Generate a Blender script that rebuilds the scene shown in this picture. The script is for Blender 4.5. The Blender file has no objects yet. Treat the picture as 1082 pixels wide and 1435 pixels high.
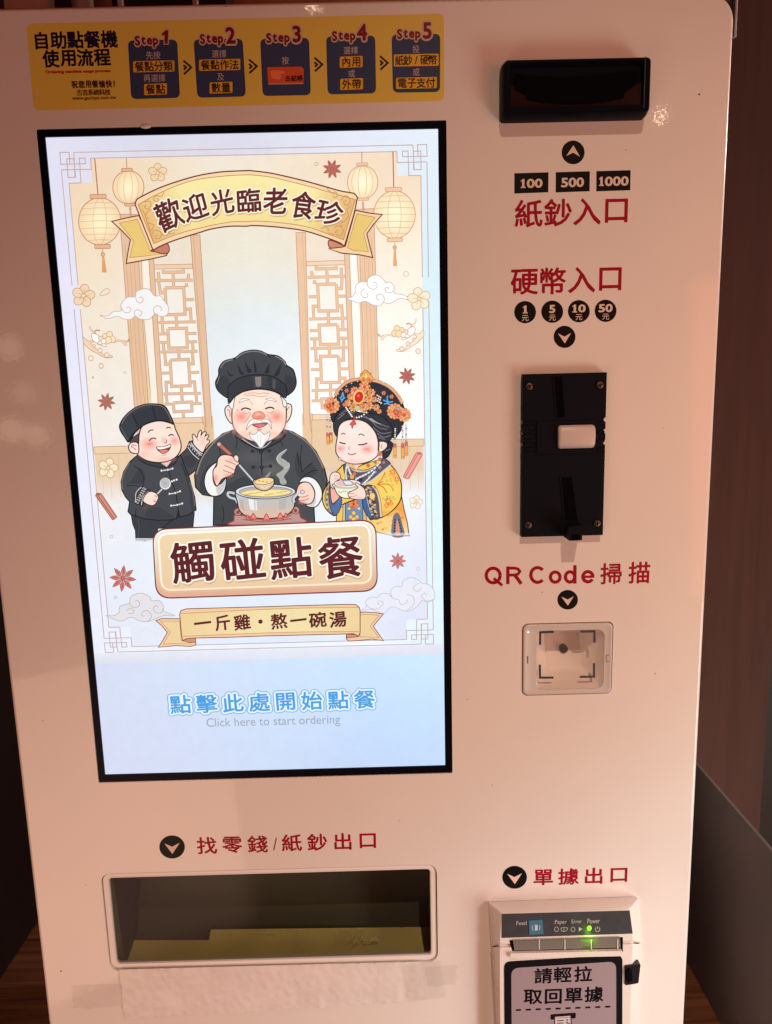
# Self-service ordering kiosk, close-up.  Plane coordinates: X right, Y up (0 = centre of the screen), front panel at depth 0.
import bpy, math, random
from mathutils import Vector, Matrix
from mathutils.geometry import tessellate_polygon
random.seed(7)
scene = bpy.context.scene
COL = scene.collection
Z0 = 0.60                                   # height of the screen centre above the counter

# ------------------------------------------------------------------ camera
F = 991.09; CX, CY = 541.0, 717.5
RM = Matrix(((0.99966768, -0.02376572, 0.00998563), (-0.02505351, -0.98691757, 0.1592672), (0.0060699, -0.15946445, -0.98718501)))
CAM = Vector((0.09871655, 0.05931974, 0.57567336))
RT = RM.transposed()
def W(v):                                    # (X, Y, out) -> world
    return Vector((v[0], -v[2], v[1] + Z0))
cd = bpy.data.cameras.new('camera'); cam = bpy.data.objects.new('camera', cd); COL.objects.link(cam)
cd.sensor_fit = 'HORIZONTAL'; cd.sensor_width = 36.0; cd.lens = F / 1082 * 36.0
cd.clip_start = 0.01; cd.clip_end = 50
rx, ry, rz = W(RT @ Vector((1, 0, 0))) - W((0, 0, 0)), W(RT @ Vector((0, -1, 0))) - W((0, 0, 0)), W(RT @ Vector((0, 0, -1))) - W((0, 0, 0))
m = Matrix((rx, ry, rz)).transposed().to_4x4(); m.translation = W(CAM); cam.matrix_world = m
scene.camera = cam

# ------------------------------------------------------------------ world, lamps, exposure
w = bpy.data.worlds.new('World'); scene.world = w; w.use_nodes = True
bg = w.node_tree.nodes['Background']; bg.inputs[0].default_value = (1.0, 0.04, 0.02, 1); bg.inputs[1].default_value = 0.06
scene.view_settings.view_transform = 'Standard'; scene.view_settings.look = 'None'
scene.view_settings.exposure = 0; scene.view_settings.gamma = 1; scene.view_settings.use_curve_mapping = False
scene.cycles.max_bounces = 8; scene.cycles.transparent_max_bounces = 24
scene.cycles.use_denoising = True
def aim(o, target):
    d = Vector(target) - o.location
    o.rotation_euler = d.to_track_quat('-Z', 'Y').to_euler()
def lamp(name, kind, loc, energy, color, target=None, **k):
    l = bpy.data.lights.new(name, kind); l.energy = energy; l.color = color
    for a, b in k.items(): setattr(l, a, b)
    o = bpy.data.objects.new(name, l); COL.objects.link(o); o.location = W(loc)
    if target: aim(o, W(target))
    return o
# ceiling downlight above and in front of the kiosk: gives the short hard shadows
lamp('ceiling_downlight', 'SPOT', (0.30, 1.30, 1.25), 71, (1.0, 0.70, 0.49), (0.50, -1.0, 0), spot_size=math.radians(60), spot_blend=1.0, shadow_soft_size=0.012)
# added fill spot, an unseen source, to brighten the lower right corner
lamp('corner_fill_spot', 'SPOT', (1.1, -0.1, 0.9), 38, (0.90, 0.96, 1.0), (0.42, -0.65, 0), spot_size=math.radians(44), spot_blend=1.0, shadow_soft_size=0.12)
# added fill panels fitted to the cabinet's tones: pale right, warm left, red right
lamp('fill_light', 'AREA', (1.15, -0.65, 0.62), 6.2, (0.90, 1.0, 0.82), (0.4, -0.5, 0), size=0.5)
lamp('fill_light', 'AREA', (-0.50, -0.75, 0.7), 3.0, (1.0, 0.58, 0.42), (-0.1, -0.5, 0), size=0.6)
lamp('fill_light', 'AREA', (1.30, -0.1, 1.1), 7.8, (1.0, 0.20, 0.09), (0.25, -0.3, 0), size=0.9)
# light grazing the right hand edge
lamp('side_light', 'AREA', (1.3, 0.55, -0.24), 6.0, (1.0, 0.86, 0.76), (0.37, 0.0, 0), size=0.12)
# small far ceiling bulbs, seen as glints in the paint
for p, e, rad in (((926, 163), .38, .014), ((12, 487), .30, .05), ((16, 603), .36, .05), ((52, 610), .26, .045), ((34, 550), .14, .045), ((440, 6), .5, .016)):
    d = RT @ Vector(((p[0] - CX) / F, (p[1] - CY) / F, 1.0)); t = -CAM.z / d.z; hit = CAM + d * t
    r = Vector((d.x, d.y, -d.z)).normalized()
    lamp('far_bulb', 'POINT', hit + r * 2.6, e, (1.0, 0.72, 0.45), shadow_soft_size=rad)

# ------------------------------------------------------------------ helpers
def ray(px, py): return RT @ Vector(((px - CX) / F, (py - CY) / F, 1.0))
def P(px, py, d=0.0):                        # photo pixel -> point of the plane d in front of the panel
    r = ray(px, py); t = (d - CAM.z) / r.z; h = CAM + r * t
    return (h.x, h.y)
def FR(ox, oy, s): return lambda x, y: (ox + x / s, oy + y / s)
def lin(c):
    return tuple((v / 255) / 12.92 if v <= 10.31 else ((v / 255 + 0.055) / 1.055) ** 2.4 for v in c[:3])
def empty(name, loc, **props):
    o = bpy.data.objects.new(name, None); COL.objects.link(o); o.location = loc; o.empty_display_size = 0.05
    for k, v in props.items(): o[k] = v
    return o
def link(name, me, mats, parent=None, smooth=False, **props):
    o = bpy.data.objects.new(name, me); COL.objects.link(o)
    for mm in (mats if isinstance(mats, (list, tuple)) else [mats]): me.materials.append(mm)
    if parent is not None:
        o.parent = parent; bpy.context.view_layer.update()
        o.matrix_parent_inverse = parent.matrix_world.inverted()
    if smooth:
        for p in me.polygons: p.use_smooth = True
    for k, v in props.items(): o[k] = v
    return o

class MB:                                    # mesh collector in plane coordinates (X, Y, out)
    def __init__(s): s.v = []; s.f = []
    def add(s, vs, fs):
        n = len(s.v); s.v += [tuple(v) for v in vs]; s.f += [tuple(i + n for i in f) for f in fs]
    def loft(s, loops, cap0=False, cap1=True):
        n = len(loops[0]); vs = [p for l in loops for p in l]; fs = []
        for k in range(len(loops) - 1):
            for i in range(n):
                j = (i + 1) % n
                fs.append((k * n + i, k * n + j, (k + 1) * n + j, (k + 1) * n + i))
        if cap0: fs.append(tuple(range(n))[::-1])
        if cap1: fs.append(tuple((len(loops) - 1) * n + i for i in range(n)))
        s.add(vs, fs)
    def box(s, x0, x1, y0, y1, d0, d1, r=0.0, b=0.0, n=4):   # d0 back, d1 front; r corner radius, b front edge bevel
        L = []
        b0 = min(b, abs(d1 - d0) * .9)
        L.append(rr(x0, x1, y0, y1, r, d0, n)); L.append(rr(x0, x1, y0, y1, r, d1 - b0, n))
        if b:
            for a in (30, 60, 90):
                a = math.radians(a); i = b * (1 - math.cos(a)); L.append(rr(x0 + i, x1 - i, y0 + i, y1 - i, max(r - i, 1e-5), d1 - b0 + b0 * math.sin(a), n))
        s.loft(L, True, True)
    def build(s, name, mat, parent=None, smooth=False, **props):
        me = bpy.data.meshes.new(name); me.from_pydata([W(v) for v in s.v], [], s.f); me.validate(); me.update()
        import bmesh
        bm = bmesh.new(); bm.from_mesh(me); bmesh.ops.recalc_face_normals(bm, faces=bm.faces); bm.to_mesh(me); bm.free()
        o = link(name, me, mat, parent, False, **props)
        if smooth:
            for p in me.polygons: p.use_smooth = True
            me.set_sharp_from_angle(angle=math.radians(35))
        return o
def rr(x0, x1, y0, y1, r, d, n=4):           # rounded rectangle loop
    r = max(r, 1e-5); out = []
    for cx, cy, a0 in ((x1 - r, y1 - r, 0), (x0 + r, y1 - r, 90), (x0 + r, y0 + r, 180), (x1 - r, y0 + r, 270)):
        for k in range(n + 1):
            a = math.radians(a0 + 90 * k / n); out.append((cx + r * math.cos(a), cy + r * math.sin(a), d))
    return out
def cr(pts, closed=False, n=6):              # Catmull-Rom smoothing
    m = len(pts); out = []
    for i in range(m if closed else m - 1):
        if closed: p0, p1, p2, p3 = pts[i - 1], pts[i], pts[(i + 1) % m], pts[(i + 2) % m]
        else: p0, p1, p2, p3 = pts[max(i - 1, 0)], pts[i], pts[i + 1], pts[min(i + 2, m - 1)]
        for k in range(n):
            t = k / n; t2 = t * t; t3 = t2 * t
            out.append(tuple(.5 * (2 * b + (c - a) * t + (2 * a - 5 * b + 4 * c - d) * t2 + (3 * b - a - 3 * c + d) * t3) for a, b, c, d in zip(p0, p1, p2, p3)))
    if not closed: out.append(tuple(pts[-1]))
    return out
def ribbon(pts, w, closed=False):            # polyline -> left and right offset points
    n = len(pts); L = []; R_ = []
    for i in range(n):
        a = pts[i - 1] if (i > 0 or closed) else pts[i]; b = pts[i]; c = pts[(i + 1) % n] if (i < n - 1 or closed) else pts[i]
        d1 = Vector((b[0] - a[0], b[1] - a[1])); d2 = Vector((c[0] - b[0], c[1] - b[1]))
        if d1.length < 1e-9: d1 = d2
        if d2.length < 1e-9: d2 = d1
        if d1.length < 1e-9: d1 = d2 = Vector((1, 0))
        d1 = d1.normalized(); d2 = d2.normalized(); t = d1 + d2
        t = d1 if t.length < .3 else t.normalized()
        nn = Vector((-t.y, t.x)); c_ = max(.5, nn.dot(Vector((-d1.y, d1.x)))); ww = (w(i / max(1, n - 1)) if callable(w) else w) / 2 / c_
        L.append((b[0] + nn.x * ww, b[1] + nn.y * ww)); R_.append((b[0] - nn.x * ww, b[1] - nn.y * ww))
    return L, R_
_gl = {}
def glyphs(text, bold=0.0, spacing=1.0):     # filled outlines of some writing as 2D verts and faces (size 1)
    k = (text, bold, spacing)
    if k not in _gl:
        c = bpy.data.curves.new('t', 'FONT'); c.body = text; c.resolution_u = 3; c.fill_mode = 'FRONT'; c.space_character = spacing
        o = bpy.data.objects.new('t', c); COL.objects.link(o)
        dg = bpy.context.evaluated_depsgraph_get(); me = bpy.data.meshes.new_from_object(o.evaluated_get(dg))
        _gl[k] = ([(v.co.x, v.co.y) for v in me.vertices], [tuple(p.vertices) for p in me.polygons])
        bpy.data.objects.remove(o); bpy.data.curves.remove(c); bpy.data.meshes.remove(me)
    return _gl[k]
PXM = 0.00056                                # one photo pixel on the panel, in metres
class Art:                                   # layered flat print: every shape a little in front of the last
    total = 0
    def __init__(s, depth=0.0, step=1e-6, flat=False):
        s.v = []; s.f = []; s.c = []; s.m = []; s.base = depth; s.step = step; s.xf = None; s.flat = flat
        s.n = Art.total if flat else 0; s.k = 1.0
    def _d(s): s.n += 1; return s.base + s.n * s.step
    def pl(s, pts):                          # photo pixels -> plane
        out = [P(x, y, s.base) for x, y in pts]
        return [s.xf(p) for p in out] if s.xf else out
    def raw(s, pts, faces, col, alpha=None):
        d = s._d(); n = len(s.v); s.v += [(p[0], p[1], d) for p in pts]
        cols = col if isinstance(col, list) else [col] * len(pts)
        for f in faces:
            s.f.append(tuple(i + n for i in f)); s.m.append(0 if alpha is None else 1)
            for i in f:
                al = 1.0 if alpha is None else (alpha[i] if isinstance(alpha, list) else alpha)
                s.c.append(lin(cols[i]) + (al,))
    def poly(s, pts, col, line=None, lw=1.0, smooth=False, alpha=None):
        q = s.pl(pts)
        if smooth: q = cr(q, True, 5)
        if isinstance(col, list) and smooth: col = [col[i // 5] for i in range(len(q))]
        if col is not None: s.raw(q, [tuple(range(len(q)))], col, alpha if not (isinstance(alpha, list) and smooth) else [alpha[i // 5] for i in range(len(q))])
        if line is not None: s.stroke_m(q, lw * PXM * s.k, line, True)
    def stroke_m(s, q, w, col, closed=False, alpha=None):
        L, R_ = ribbon(q, w, closed); n = len(q); vs = L + R_
        fs = [(i, (i + 1) % n, n + (i + 1) % n, n + i) for i in range(n if closed else n - 1)]
        s.raw(vs, fs, col, alpha)
    def line(s, pts, w, col, smooth=False, closed=False, alpha=None):
        q = s.pl(pts)
        if smooth: q = cr(q, closed, 5)
        if not callable(w) and w < 1.7: w = w * s.k
        s.stroke_m(q, (lambda t: w(t) * PXM) if callable(w) else w * PXM, col, closed, alpha)
    def ell(s, cx, cy, a, b, col, edge=None, line=None, lw=1.0, rot=0, alpha=None, n=36):
        ca, sa = math.cos(rot), math.sin(rot)
        pts = [(cx + a * math.cos(t) * ca - b * math.sin(t) * sa, cy + a * math.cos(t) * sa + b * math.sin(t) * ca) for t in (2 * math.pi * k / n for k in range(n))]
        q = s.pl([(cx, cy)] + pts); e = edge or col
        al = alpha if not isinstance(alpha, tuple) else [alpha[0]] + [alpha[1]] * n
        if col is not None: s.raw(q, [(0, 1 + k, 1 + (k + 1) % n) for k in range(n)], [col] + [e] * n, al)
        if line is not None: s.stroke_m(q[1:], lw * PXM, line, True)
    def text(s, t, x0, y0, x1, y1, col, bold=0.0, spacing=1.0, halo=None):   # pixel bbox, top left / bottom right as they stand in the photo
        a = s.pl([(x0, y0), (x1, y1)]); s.text_m(t, a[0][0], a[1][1], a[1][0], a[0][1], col, bold, spacing)
    def bolds(s, put, f, v, col, bold, alpha=None):   # thicken a sign by laying it down again a little to each side
        k = 0 if bold <= 0 else (8 if bold < .06 else 14)
        offs = [(bold * math.cos(6.2832 * i / k), bold * math.sin(6.2832 * i / k)) for i in range(k)] + [(0, 0)]
        flat = s.flat; d0 = None
        for ox, oy in offs:
            n_ = s.n; s.raw([put(p[0] + ox, p[1] + oy) for p in v], f, col, alpha)
            if flat and (ox, oy) != (0, 0): s.n = n_
    def text_m(s, t, X0, Y0, X1, Y1, col, bold=0.0, spacing=1.0):
        v, f = glyphs(t, 0.0, spacing); b = bold
        xs = [p[0] for p in v]; ys = [p[1] for p in v]; ax, bx, ay, by = min(xs) - b, max(xs) + b, min(ys) - b, max(ys) + b
        s.bolds(lambda x, y: (X0 + (x - ax) / (bx - ax) * (X1 - X0), Y0 + (y - ay) / (by - ay) * (Y1 - Y0)), f, v, col, bold)
    def char(s, ch, cx, cy, w, h, col, bold=0.0, rot=0.0, shear=0.0, dx=0, dy=0, alpha=None):  # one sign, its box centred at a pixel
        (X, Y) = s.pl([(cx + dx, cy + dy)])[0]; v, f = glyphs(ch)
        xs = [p[0] for p in v]; ys = [p[1] for p in v]; mx, my = (min(xs) + max(xs)) / 2, (min(ys) + max(ys)) / 2
        kx = w * PXM; ky = h * PXM; ca, sa = math.cos(rot), math.sin(rot)
        def put(x, y):
            x = (x - mx) * kx; y = (y - my) * ky + shear * x
            return (X + x * ca - y * sa, Y + x * sa + y * ca)
        s.bolds(put, f, v, col, bold, alpha)
    def build(s, name, mats, parent, **props):
        if s.flat: Art.total = s.n
        me = bpy.data.meshes.new(name); me.from_pydata([W(v) for v in s.v], [], s.f)
        at = me.color_attributes.new('Col', 'FLOAT_COLOR', 'CORNER')
        k = [0] * (len(s.c) * 4)
        for i, c in enumerate(s.c): k[4 * i:4 * i + 4] = c
        at.data.foreach_set('color', k); me.polygons.foreach_set('material_index', s.m); me.update()
        return link(name, me, mats, parent, **props)

# ------------------------------------------------------------------ materials
def mat(name, col=(.8, .8, .8), rough=.5, metal=0.0, spec=.5, coat=0.0, coat_r=.05, emit=None, es=1.0, bump=None, vary=None, sat=None):
    m = bpy.data.materials.new(name); m.use_nodes = True; nt = m.node_tree; b = nt.nodes['Principled BSDF']
    b.inputs['Base Color'].default_value = (*col, 1); b.inputs['Roughness'].default_value = rough; b.inputs['Metallic'].default_value = metal
    b.inputs['Specular IOR Level'].default_value = spec; b.inputs['Coat Weight'].default_value = coat; b.inputs['Coat Roughness'].default_value = coat_r
    if emit: b.inputs['Emission Color'].default_value = (*emit, 1); b.inputs['Emission Strength'].default_value = es
    tc = nt.nodes.new('ShaderNodeTexCoord')
    if bump:
        sc, st, dist = bump; n = nt.nodes.new('ShaderNodeTexNoise'); n.inputs['Scale'].default_value = sc; n.inputs['Detail'].default_value = 3
        nt.links.new(tc.outputs['Object'], n.inputs['Vector']); bp = nt.nodes.new('ShaderNodeBump'); bp.inputs['Strength'].default_value = st; bp.inputs['Distance'].default_value = dist
        nt.links.new(n.outputs['Fac'], bp.inputs['Height']); nt.links.new(bp.outputs['Normal'], b.inputs['Normal'])
        if coat: nt.links.new(bp.outputs['Normal'], b.inputs['Coat Normal'])
    if vary:
        sc, lo, hi = vary; n = nt.nodes.new('ShaderNodeTexNoise'); n.inputs['Scale'].default_value = sc; n.inputs['Detail'].default_value = 5
        nt.links.new(tc.outputs['Object'], n.inputs['Vector']); r = nt.nodes.new('ShaderNodeMapRange')
        r.inputs['From Min'].default_value = .3; r.inputs['From Max'].default_value = .7; r.inputs['To Min'].default_value = lo; r.inputs['To Max'].default_value = hi
        nt.links.new(n.outputs['Fac'], r.inputs['Value']); mx = nt.nodes.new('ShaderNodeVectorMath'); mx.operation = 'SCALE'; mx.inputs[0].default_value = col
        nt.links.new(r.outputs['Result'], mx.inputs['Scale']); nt.links.new(mx.outputs[0], b.inputs['Base Color'])
    return m
def screen_mat(name, soft):                  # what the screen shows: it gives off light
    m = bpy.data.materials.new(name); m.use_nodes = True; nt = m.node_tree; nt.nodes.clear()
    out = nt.nodes.new('ShaderNodeOutputMaterial'); em = nt.nodes.new('ShaderNodeEmission'); at = nt.nodes.new('ShaderNodeAttribute'); at.attribute_name = 'Col'
    tc = nt.nodes.new('ShaderNodeTexCoord'); mp = nt.nodes.new('ShaderNodeMapping'); mp.inputs['Scale'].default_value = (120, 1, 1500)
    n1 = nt.nodes.new('ShaderNodeTexNoise'); n1.inputs['Scale'].default_value = 1.0; n1.inputs['Detail'].default_value = 2
    n2 = nt.nodes.new('ShaderNodeTexNoise'); n2.inputs['Scale'].default_value = 90.0; n2.inputs['Detail'].default_value = 6
    nt.links.new(tc.outputs['Object'], mp.inputs['Vector']); nt.links.new(mp.outputs['Vector'], n1.inputs['Vector']); nt.links.new(tc.outputs['Object'], n2.inputs['Vector'])
    ad = nt.nodes.new('ShaderNodeMath'); ad.operation = 'ADD'; nt.links.new(n1.outputs['Fac'], ad.inputs[0]); nt.links.new(n2.outputs['Fac'], ad.inputs[1])
    mr = nt.nodes.new('ShaderNodeMapRange'); mr.inputs['From Min'].default_value = .6; mr.inputs['From Max'].default_value = 1.4; mr.inputs['To Min'].default_value = 1.02; mr.inputs['To Max'].default_value = 1.09
    nt.links.new(ad.outputs[0], mr.inputs['Value']); nt.links.new(at.outputs['Color'], em.inputs['Color']); nt.links.new(mr.outputs['Result'], em.inputs['Strength'])
    if soft:
        tr = nt.nodes.new('ShaderNodeBsdfTransparent'); mx = nt.nodes.new('ShaderNodeMixShader')
        nt.links.new(at.outputs['Alpha'], mx.inputs[0]); nt.links.new(tr.outputs[0], mx.inputs[1]); nt.links.new(em.outputs[0], mx.inputs[2]); nt.links.new(mx.outputs[0], out.inputs[0])
    else: nt.links.new(em.outputs[0], out.inputs[0])
    return m
SCR = [screen_mat('lit_screen', False), screen_mat('lit_screen_soft', True)]
def print_mat(name, rough=.4):
    m = bpy.data.materials.new(name); m.use_nodes = True; nt = m.node_tree; b = nt.nodes['Principled BSDF']
    at = nt.nodes.new('ShaderNodeAttribute'); at.attribute_name = 'Col'; nt.links.new(at.outputs['Color'], b.inputs['Base Color']); b.inputs['Roughness'].default_value = rough; b.inputs['Specular IOR Level'].default_value = .2
    return m
PRINT = print_mat('printed_film', .35); VINYL = print_mat('cut_vinyl', .45)
def wood(name, c0, c1, scale, rough=.45):
    m = bpy.data.materials.new(name); m.use_nodes = True; nt = m.node_tree; b = nt.nodes['Principled BSDF']; b.inputs['Roughness'].default_value = rough
    tc = nt.nodes.new('ShaderNodeTexCoord'); mp = nt.nodes.new('ShaderNodeMapping'); mp.inputs['Scale'].default_value = scale
    n = nt.nodes.new('ShaderNodeTexNoise'); n.inputs['Scale'].default_value = 1; n.inputs['Detail'].default_value = 8; n.inputs['Roughness'].default_value = .62; n.inputs['Distortion'].default_value = .4
    cr_ = nt.nodes.new('ShaderNodeValToRGB'); cr_.color_ramp.elements[0].position = .3; cr_.color_ramp.elements[1].position = .72
    cr_.color_ramp.elements[0].color = (*c0, 1); cr_.color_ramp.elements[1].color = (*c1, 1)
    nt.links.new(tc.outputs['Object'], mp.inputs['Vector']); nt.links.new(mp.outputs['Vector'], n.inputs['Vector']); nt.links.new(n.outputs['Fac'], cr_.inputs['Fac']); nt.links.new(cr_.outputs['Color'], b.inputs['Base Color'])
    bp = nt.nodes.new('ShaderNodeBump'); bp.inputs['Strength'].default_value = .15; bp.inputs['Distance'].default_value = .001; nt.links.new(n.outputs['Fac'], bp.inputs['Height']); nt.links.new(bp.outputs['Normal'], b.inputs['Normal'])
    return m
def film(name, col, rough, transp, spec=.5, bump=None):   # see-through plastic: part transparent, part glossy surface
    m = mat(name, col, rough, spec=spec, bump=bump); nt = m.node_tree; b = nt.nodes['Principled BSDF']; out = nt.nodes['Material Output']
    tr = nt.nodes.new('ShaderNodeBsdfTransparent'); mx = nt.nodes.new('ShaderNodeMixShader'); mx.inputs[0].default_value = 1 - transp
    nt.links.new(tr.outputs[0], mx.inputs[1]); nt.links.new(b.outputs[0], mx.inputs[2]); nt.links.new(mx.outputs[0], out.inputs[0])
    return m
M = dict(
    paint=mat('white_powder_coat', (.80, .77, .74), .42, coat=.6, coat_r=.03, bump=(300, .045, .0006), vary=(6, .97, 1.02)),
    cream=mat('ivory_plastic', (.80, .74, .70), .42, bump=(900, .12, .0004), vary=(25, .95, 1.03)),
    white=mat('white_plastic', (.82, .79, .77), .35),
    black=mat('black_plastic', (.012, .012, .014), .38, bump=(1500, .15, .0003)),
    satin=mat('black_moulded_plastic', (.006, .0075, .012), .5, spec=.06, bump=(1800, .25, .0004)),
    gloss=mat('black_glass', (.004, .0045, .009), .30, spec=.05),
    maroon=mat('dark_red_acrylic', (.016, .003, .004), .2, spec=.35),
    dark=mat('inner_black', (.0012, .0012, .002), .8, spec=.05),
    steel=mat('aged_brass_screw', (.13, .10, .075), .45, metal=1.0, bump=(900, .5, .0005)),
    grey=mat('grey_plastic', (.60, .58, .57), .4),
    dim=mat('dim_edge', (.05, .045, .04), .3),
    button=mat('pale_button', (.60, .53, .50), .4, bump=(900, .12, .0004)),
    sgrey=mat('slate_label', (.052, .056, .066), .4, vary=(120, .9, 1.1)),
)
M['counter_wood'] = wood('counter_wood', (.06, .018, .009), (.26, .095, .045), (7, 130, 60), .5)
M['wall_wood'] = wood('dark_wood_veneer', (.044, .012, .008), (.072, .022, .015), (60, 40, 4), .75)
M['back_wood'] = wood('brown_panelling', (.30, .12, .05), (.50, .22, .10), (40, 40, 4), .6)
M['side_dark'] = mat('dark_maroon_laminate', (.020, .008, .007), .6, vary=(4, .8, 1.2))
M['partition'] = mat('charcoal_laminate', (.115, .095, .088), .6, bump=(700, .2, .0004), vary=(5, .85, 1.15))
M['flap'] = film('smoked_acrylic', (.012, .010, .009), .12, .74, spec=.3)
M['clear'] = film('clear_plastic', (.50, .46, .44), .08, .88, spec=.9, bump=(70, .9, .004))
M['pane'] = film('clear_glass', (.5, .48, .46), .08, .93)
M['paper'] = mat('crinkled_paper_tape', (.80, .76, .75), .36, bump=(45, .30, .0035), vary=(40, .92, 1.03))
M['yellow'] = mat('yellow_foil_paper', (.82, .72, .17), .45, vary=(30, .85, 1.08), bump=(90, .15, .001))
M['inner_grey'] = mat('inner_grey_metal', (.16, .165, .10), .6)
M['gleam'] = mat('gold_glint', (.98, .93, .45), .3, coat=1.0, coat_r=.12)  # bright yellow for the painted glints in the tray
M['chrome'] = mat('pale_metal', (.62, .60, .58), .35, metal=.3)
M['pinkish'] = mat('pale_pink_board', (.80, .60, .50), .6)
M['led'] = mat('green_led', (.2, .6, .02), .4, emit=lin((140, 255, 20)), es=1.0)
M['wled'] = mat('white_led', (.8, .8, .8), .4, emit=(1, .95, .9), es=2.0)
M['tear'] = film('clear_tear_bar', (.35, .32, .28), .15, .45)

# ------------------------------------------------------------------ setting
def block(name, x0, x1, y0, y1, d0, d1, mt, r=0, b=0, parent=None, **props):
    mb = MB(); mb.box(x0, x1, y0, y1, d0, d1, r, b); return mb.build(name, mt, parent, **props)
CT = -0.60
block('counter', -.50, .60, CT - .04, CT, -.42, .03, M['counter_wood'], b=.002, kind='structure')
block('wall', -.80, .33, CT + .001, 1.1, -.46, -.425, M['back_wood'], kind='structure')
block('wall', .33, 1.6, CT - .2, 1.1, -.52, -.462, M['side_dark'], kind='structure')
block('side_wall', -.392, -.360, CT + .001, 1.0, -.42, .02, M['side_dark'], label='dark maroon wall left of the kiosk standing on the wooden counter', category='wall')
block('partition', .442, .4452, CT + .001, -.352, -.28, .04, M['partition'], b=.0008, label='low charcoal partition board right of the kiosk', category='partition')
block('wood_panel', .36, .602, CT + .001, 1.1, -.320, -.300, M['wall_wood'], b=.0015, label='tall dark brown wood veneer panel behind the kiosk on its right', category='panel')
block('metal_strip', .5095, .5125, .452, 1.1, -.298, -.294, M['chrome'], b=.0008, label='thin upright metal strip on the dark wood panel', category='trim')
# things peeking over the top edge of the kiosk, top left
fp = empty('picture_frame', W((-.36, .47, -.41)), label='pale pink frame behind the kiosk at the upper left', category='frame')
block('backing', -.62, -.250, .36, .75, -.415, -.409, M['pinkish'], parent=fp)
block('border', -.62, -.245, .512, .522, -.409, -.400, M['pinkish'], b=.002, parent=fp)
block('border', -.290, -.272, .36, .75, -.400, -.390, M['side_dark'], b=.002, parent=fp)
block('border', -.262, -.245, .36, .75, -.400, -.390, M['pinkish'], b=.002, parent=fp)
dv = empty('black_appliance', W((-.04, .36, -.30)), label='black appliance with chrome rods behind the top edge of the kiosk', category='appliance')
block('body', -.190, -.060, .30, .62, -.34, -.30, M['black'], r=.01, b=.003, parent=dv)
for x in (-.181, -.098):
    block('rod', x, x + .006, .30, .60, -.299, -.293, M['chrome'], r=.0028, b=.001, parent=dv)
block('label_plate', -.145, -.130, .46, .49, -.299, -.2965, M['grey'], parent=dv)

# ------------------------------------------------------------------ kiosk
K = empty('ordering_kiosk', W((.074, CT, -.06)), label='white self-service ordering kiosk with lit portrait touch screen and cash slots', category='kiosk')
XL, XR, YT, YB = -.2225, .3705, .3497, CT
rc = .016; fl = .0030
outer = rr(XL + fl, XR - fl, YB + fl, YT - fl, rc, 0.0, 8)
def hole(x0, x1, y0, y1, r, n=5): return rr(x0, x1, y0, y1, r, 0.0, n)
SX, SYT, SYB = .1551, .2659, -.2673
def pq(*px): return [P(*p) for p in px]
ti = [P(151, 1231), P(603, 1222), P(604, 1343), P(162, 1350)]
TX0, TX1 = (ti[0][0] + ti[3][0]) / 2, (ti[1][0] + ti[2][0]) / 2; TY1, TY0 = (ti[0][1] + ti[1][1]) / 2, (ti[2][1] + ti[3][1]) / 2
q = pq((731.5, 873.5), (859.5, 871.5), (857.5, 971.5), (731.5, 975.5))
QX0, QX1, QY0, QY1 = (q[0][0] + q[3][0]) / 2, (q[1][0] + q[2][0]) / 2, (q[2][1] + q[3][1]) / 2, (q[0][1] + q[1][1]) / 2
TB = .0062                                   # width of the tray's moulded rim
holes = [hole(-SX, SX, SYB, SYT, .0008, 2), hole(TX0 - TB, TX1 + TB, TY0 - TB, TY1 + TB, .009), hole(QX0, QX1, QY0, QY1, .005)]
mb = MB()
loops = [outer] + holes; flat = [Vector((p[0], p[1], 0)) for l in loops for p in l]
tris = tessellate_polygon([[Vector((p[0], p[1], 0)) for p in l] for l in loops])
mb.v = [tuple(v) for v in flat]; mb.f = [tuple(t) for t in tris]
n0 = len(outer); rings = []
for a in range(1, 6):
    a = math.radians(18 * a); i = fl * math.sin(a)
    rings.append(rr(XL + fl - i, XR - fl + i, YB + fl - i, YT - fl + i, rc + i, -fl * (1 - math.cos(a)), 8))
rings.append(rr(XL, XR, YB, YT, rc + fl, -.016, 8))
mb.loft([outer] + rings, False, True)
for l in holes: mb.loft([l, [(p[0], p[1], -.010) for p in l]], False, False)
import bmesh
me = bpy.data.meshes.new('front_panel'); me.from_pydata([W(v) for v in mb.v], [], mb.f)
bm = bmesh.new(); bm.from_mesh(me); bmesh.ops.remove_doubles(bm, verts=bm.verts, dist=1e-6); bmesh.ops.recalc_face_normals(bm, faces=bm.faces)
# open the back of the plate behind the holes
bm.faces.ensure_lookup_table()
back = [f for f in bm.faces if all(abs(v.co.y - .016) < 1e-5 for v in f.verts)]
bmesh.ops.delete(bm, geom=back, context='FACES_ONLY')
bm.to_mesh(me); bm.free()
fpn = link('front_panel', me, M['paint'], K)
me.set_sharp_from_angle(angle=math.radians(25))
for p in me.polygons: p.use_smooth = not all(abs(me.vertices[i].co.y) < 1e-5 for i in p.vertices)   # the face itself stays flat
# body behind the panel (four walls and a back)
mb = MB(); mb.loft([rr(XL + .003, XR - .003, YB, YT - .003, rc, -.0165, 8), rr(XL + .003, XR - .003, YB, YT - .003, rc, -.150, 8)], False, True)
mb.build('cabinet', M['paint'], K, True)

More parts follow.
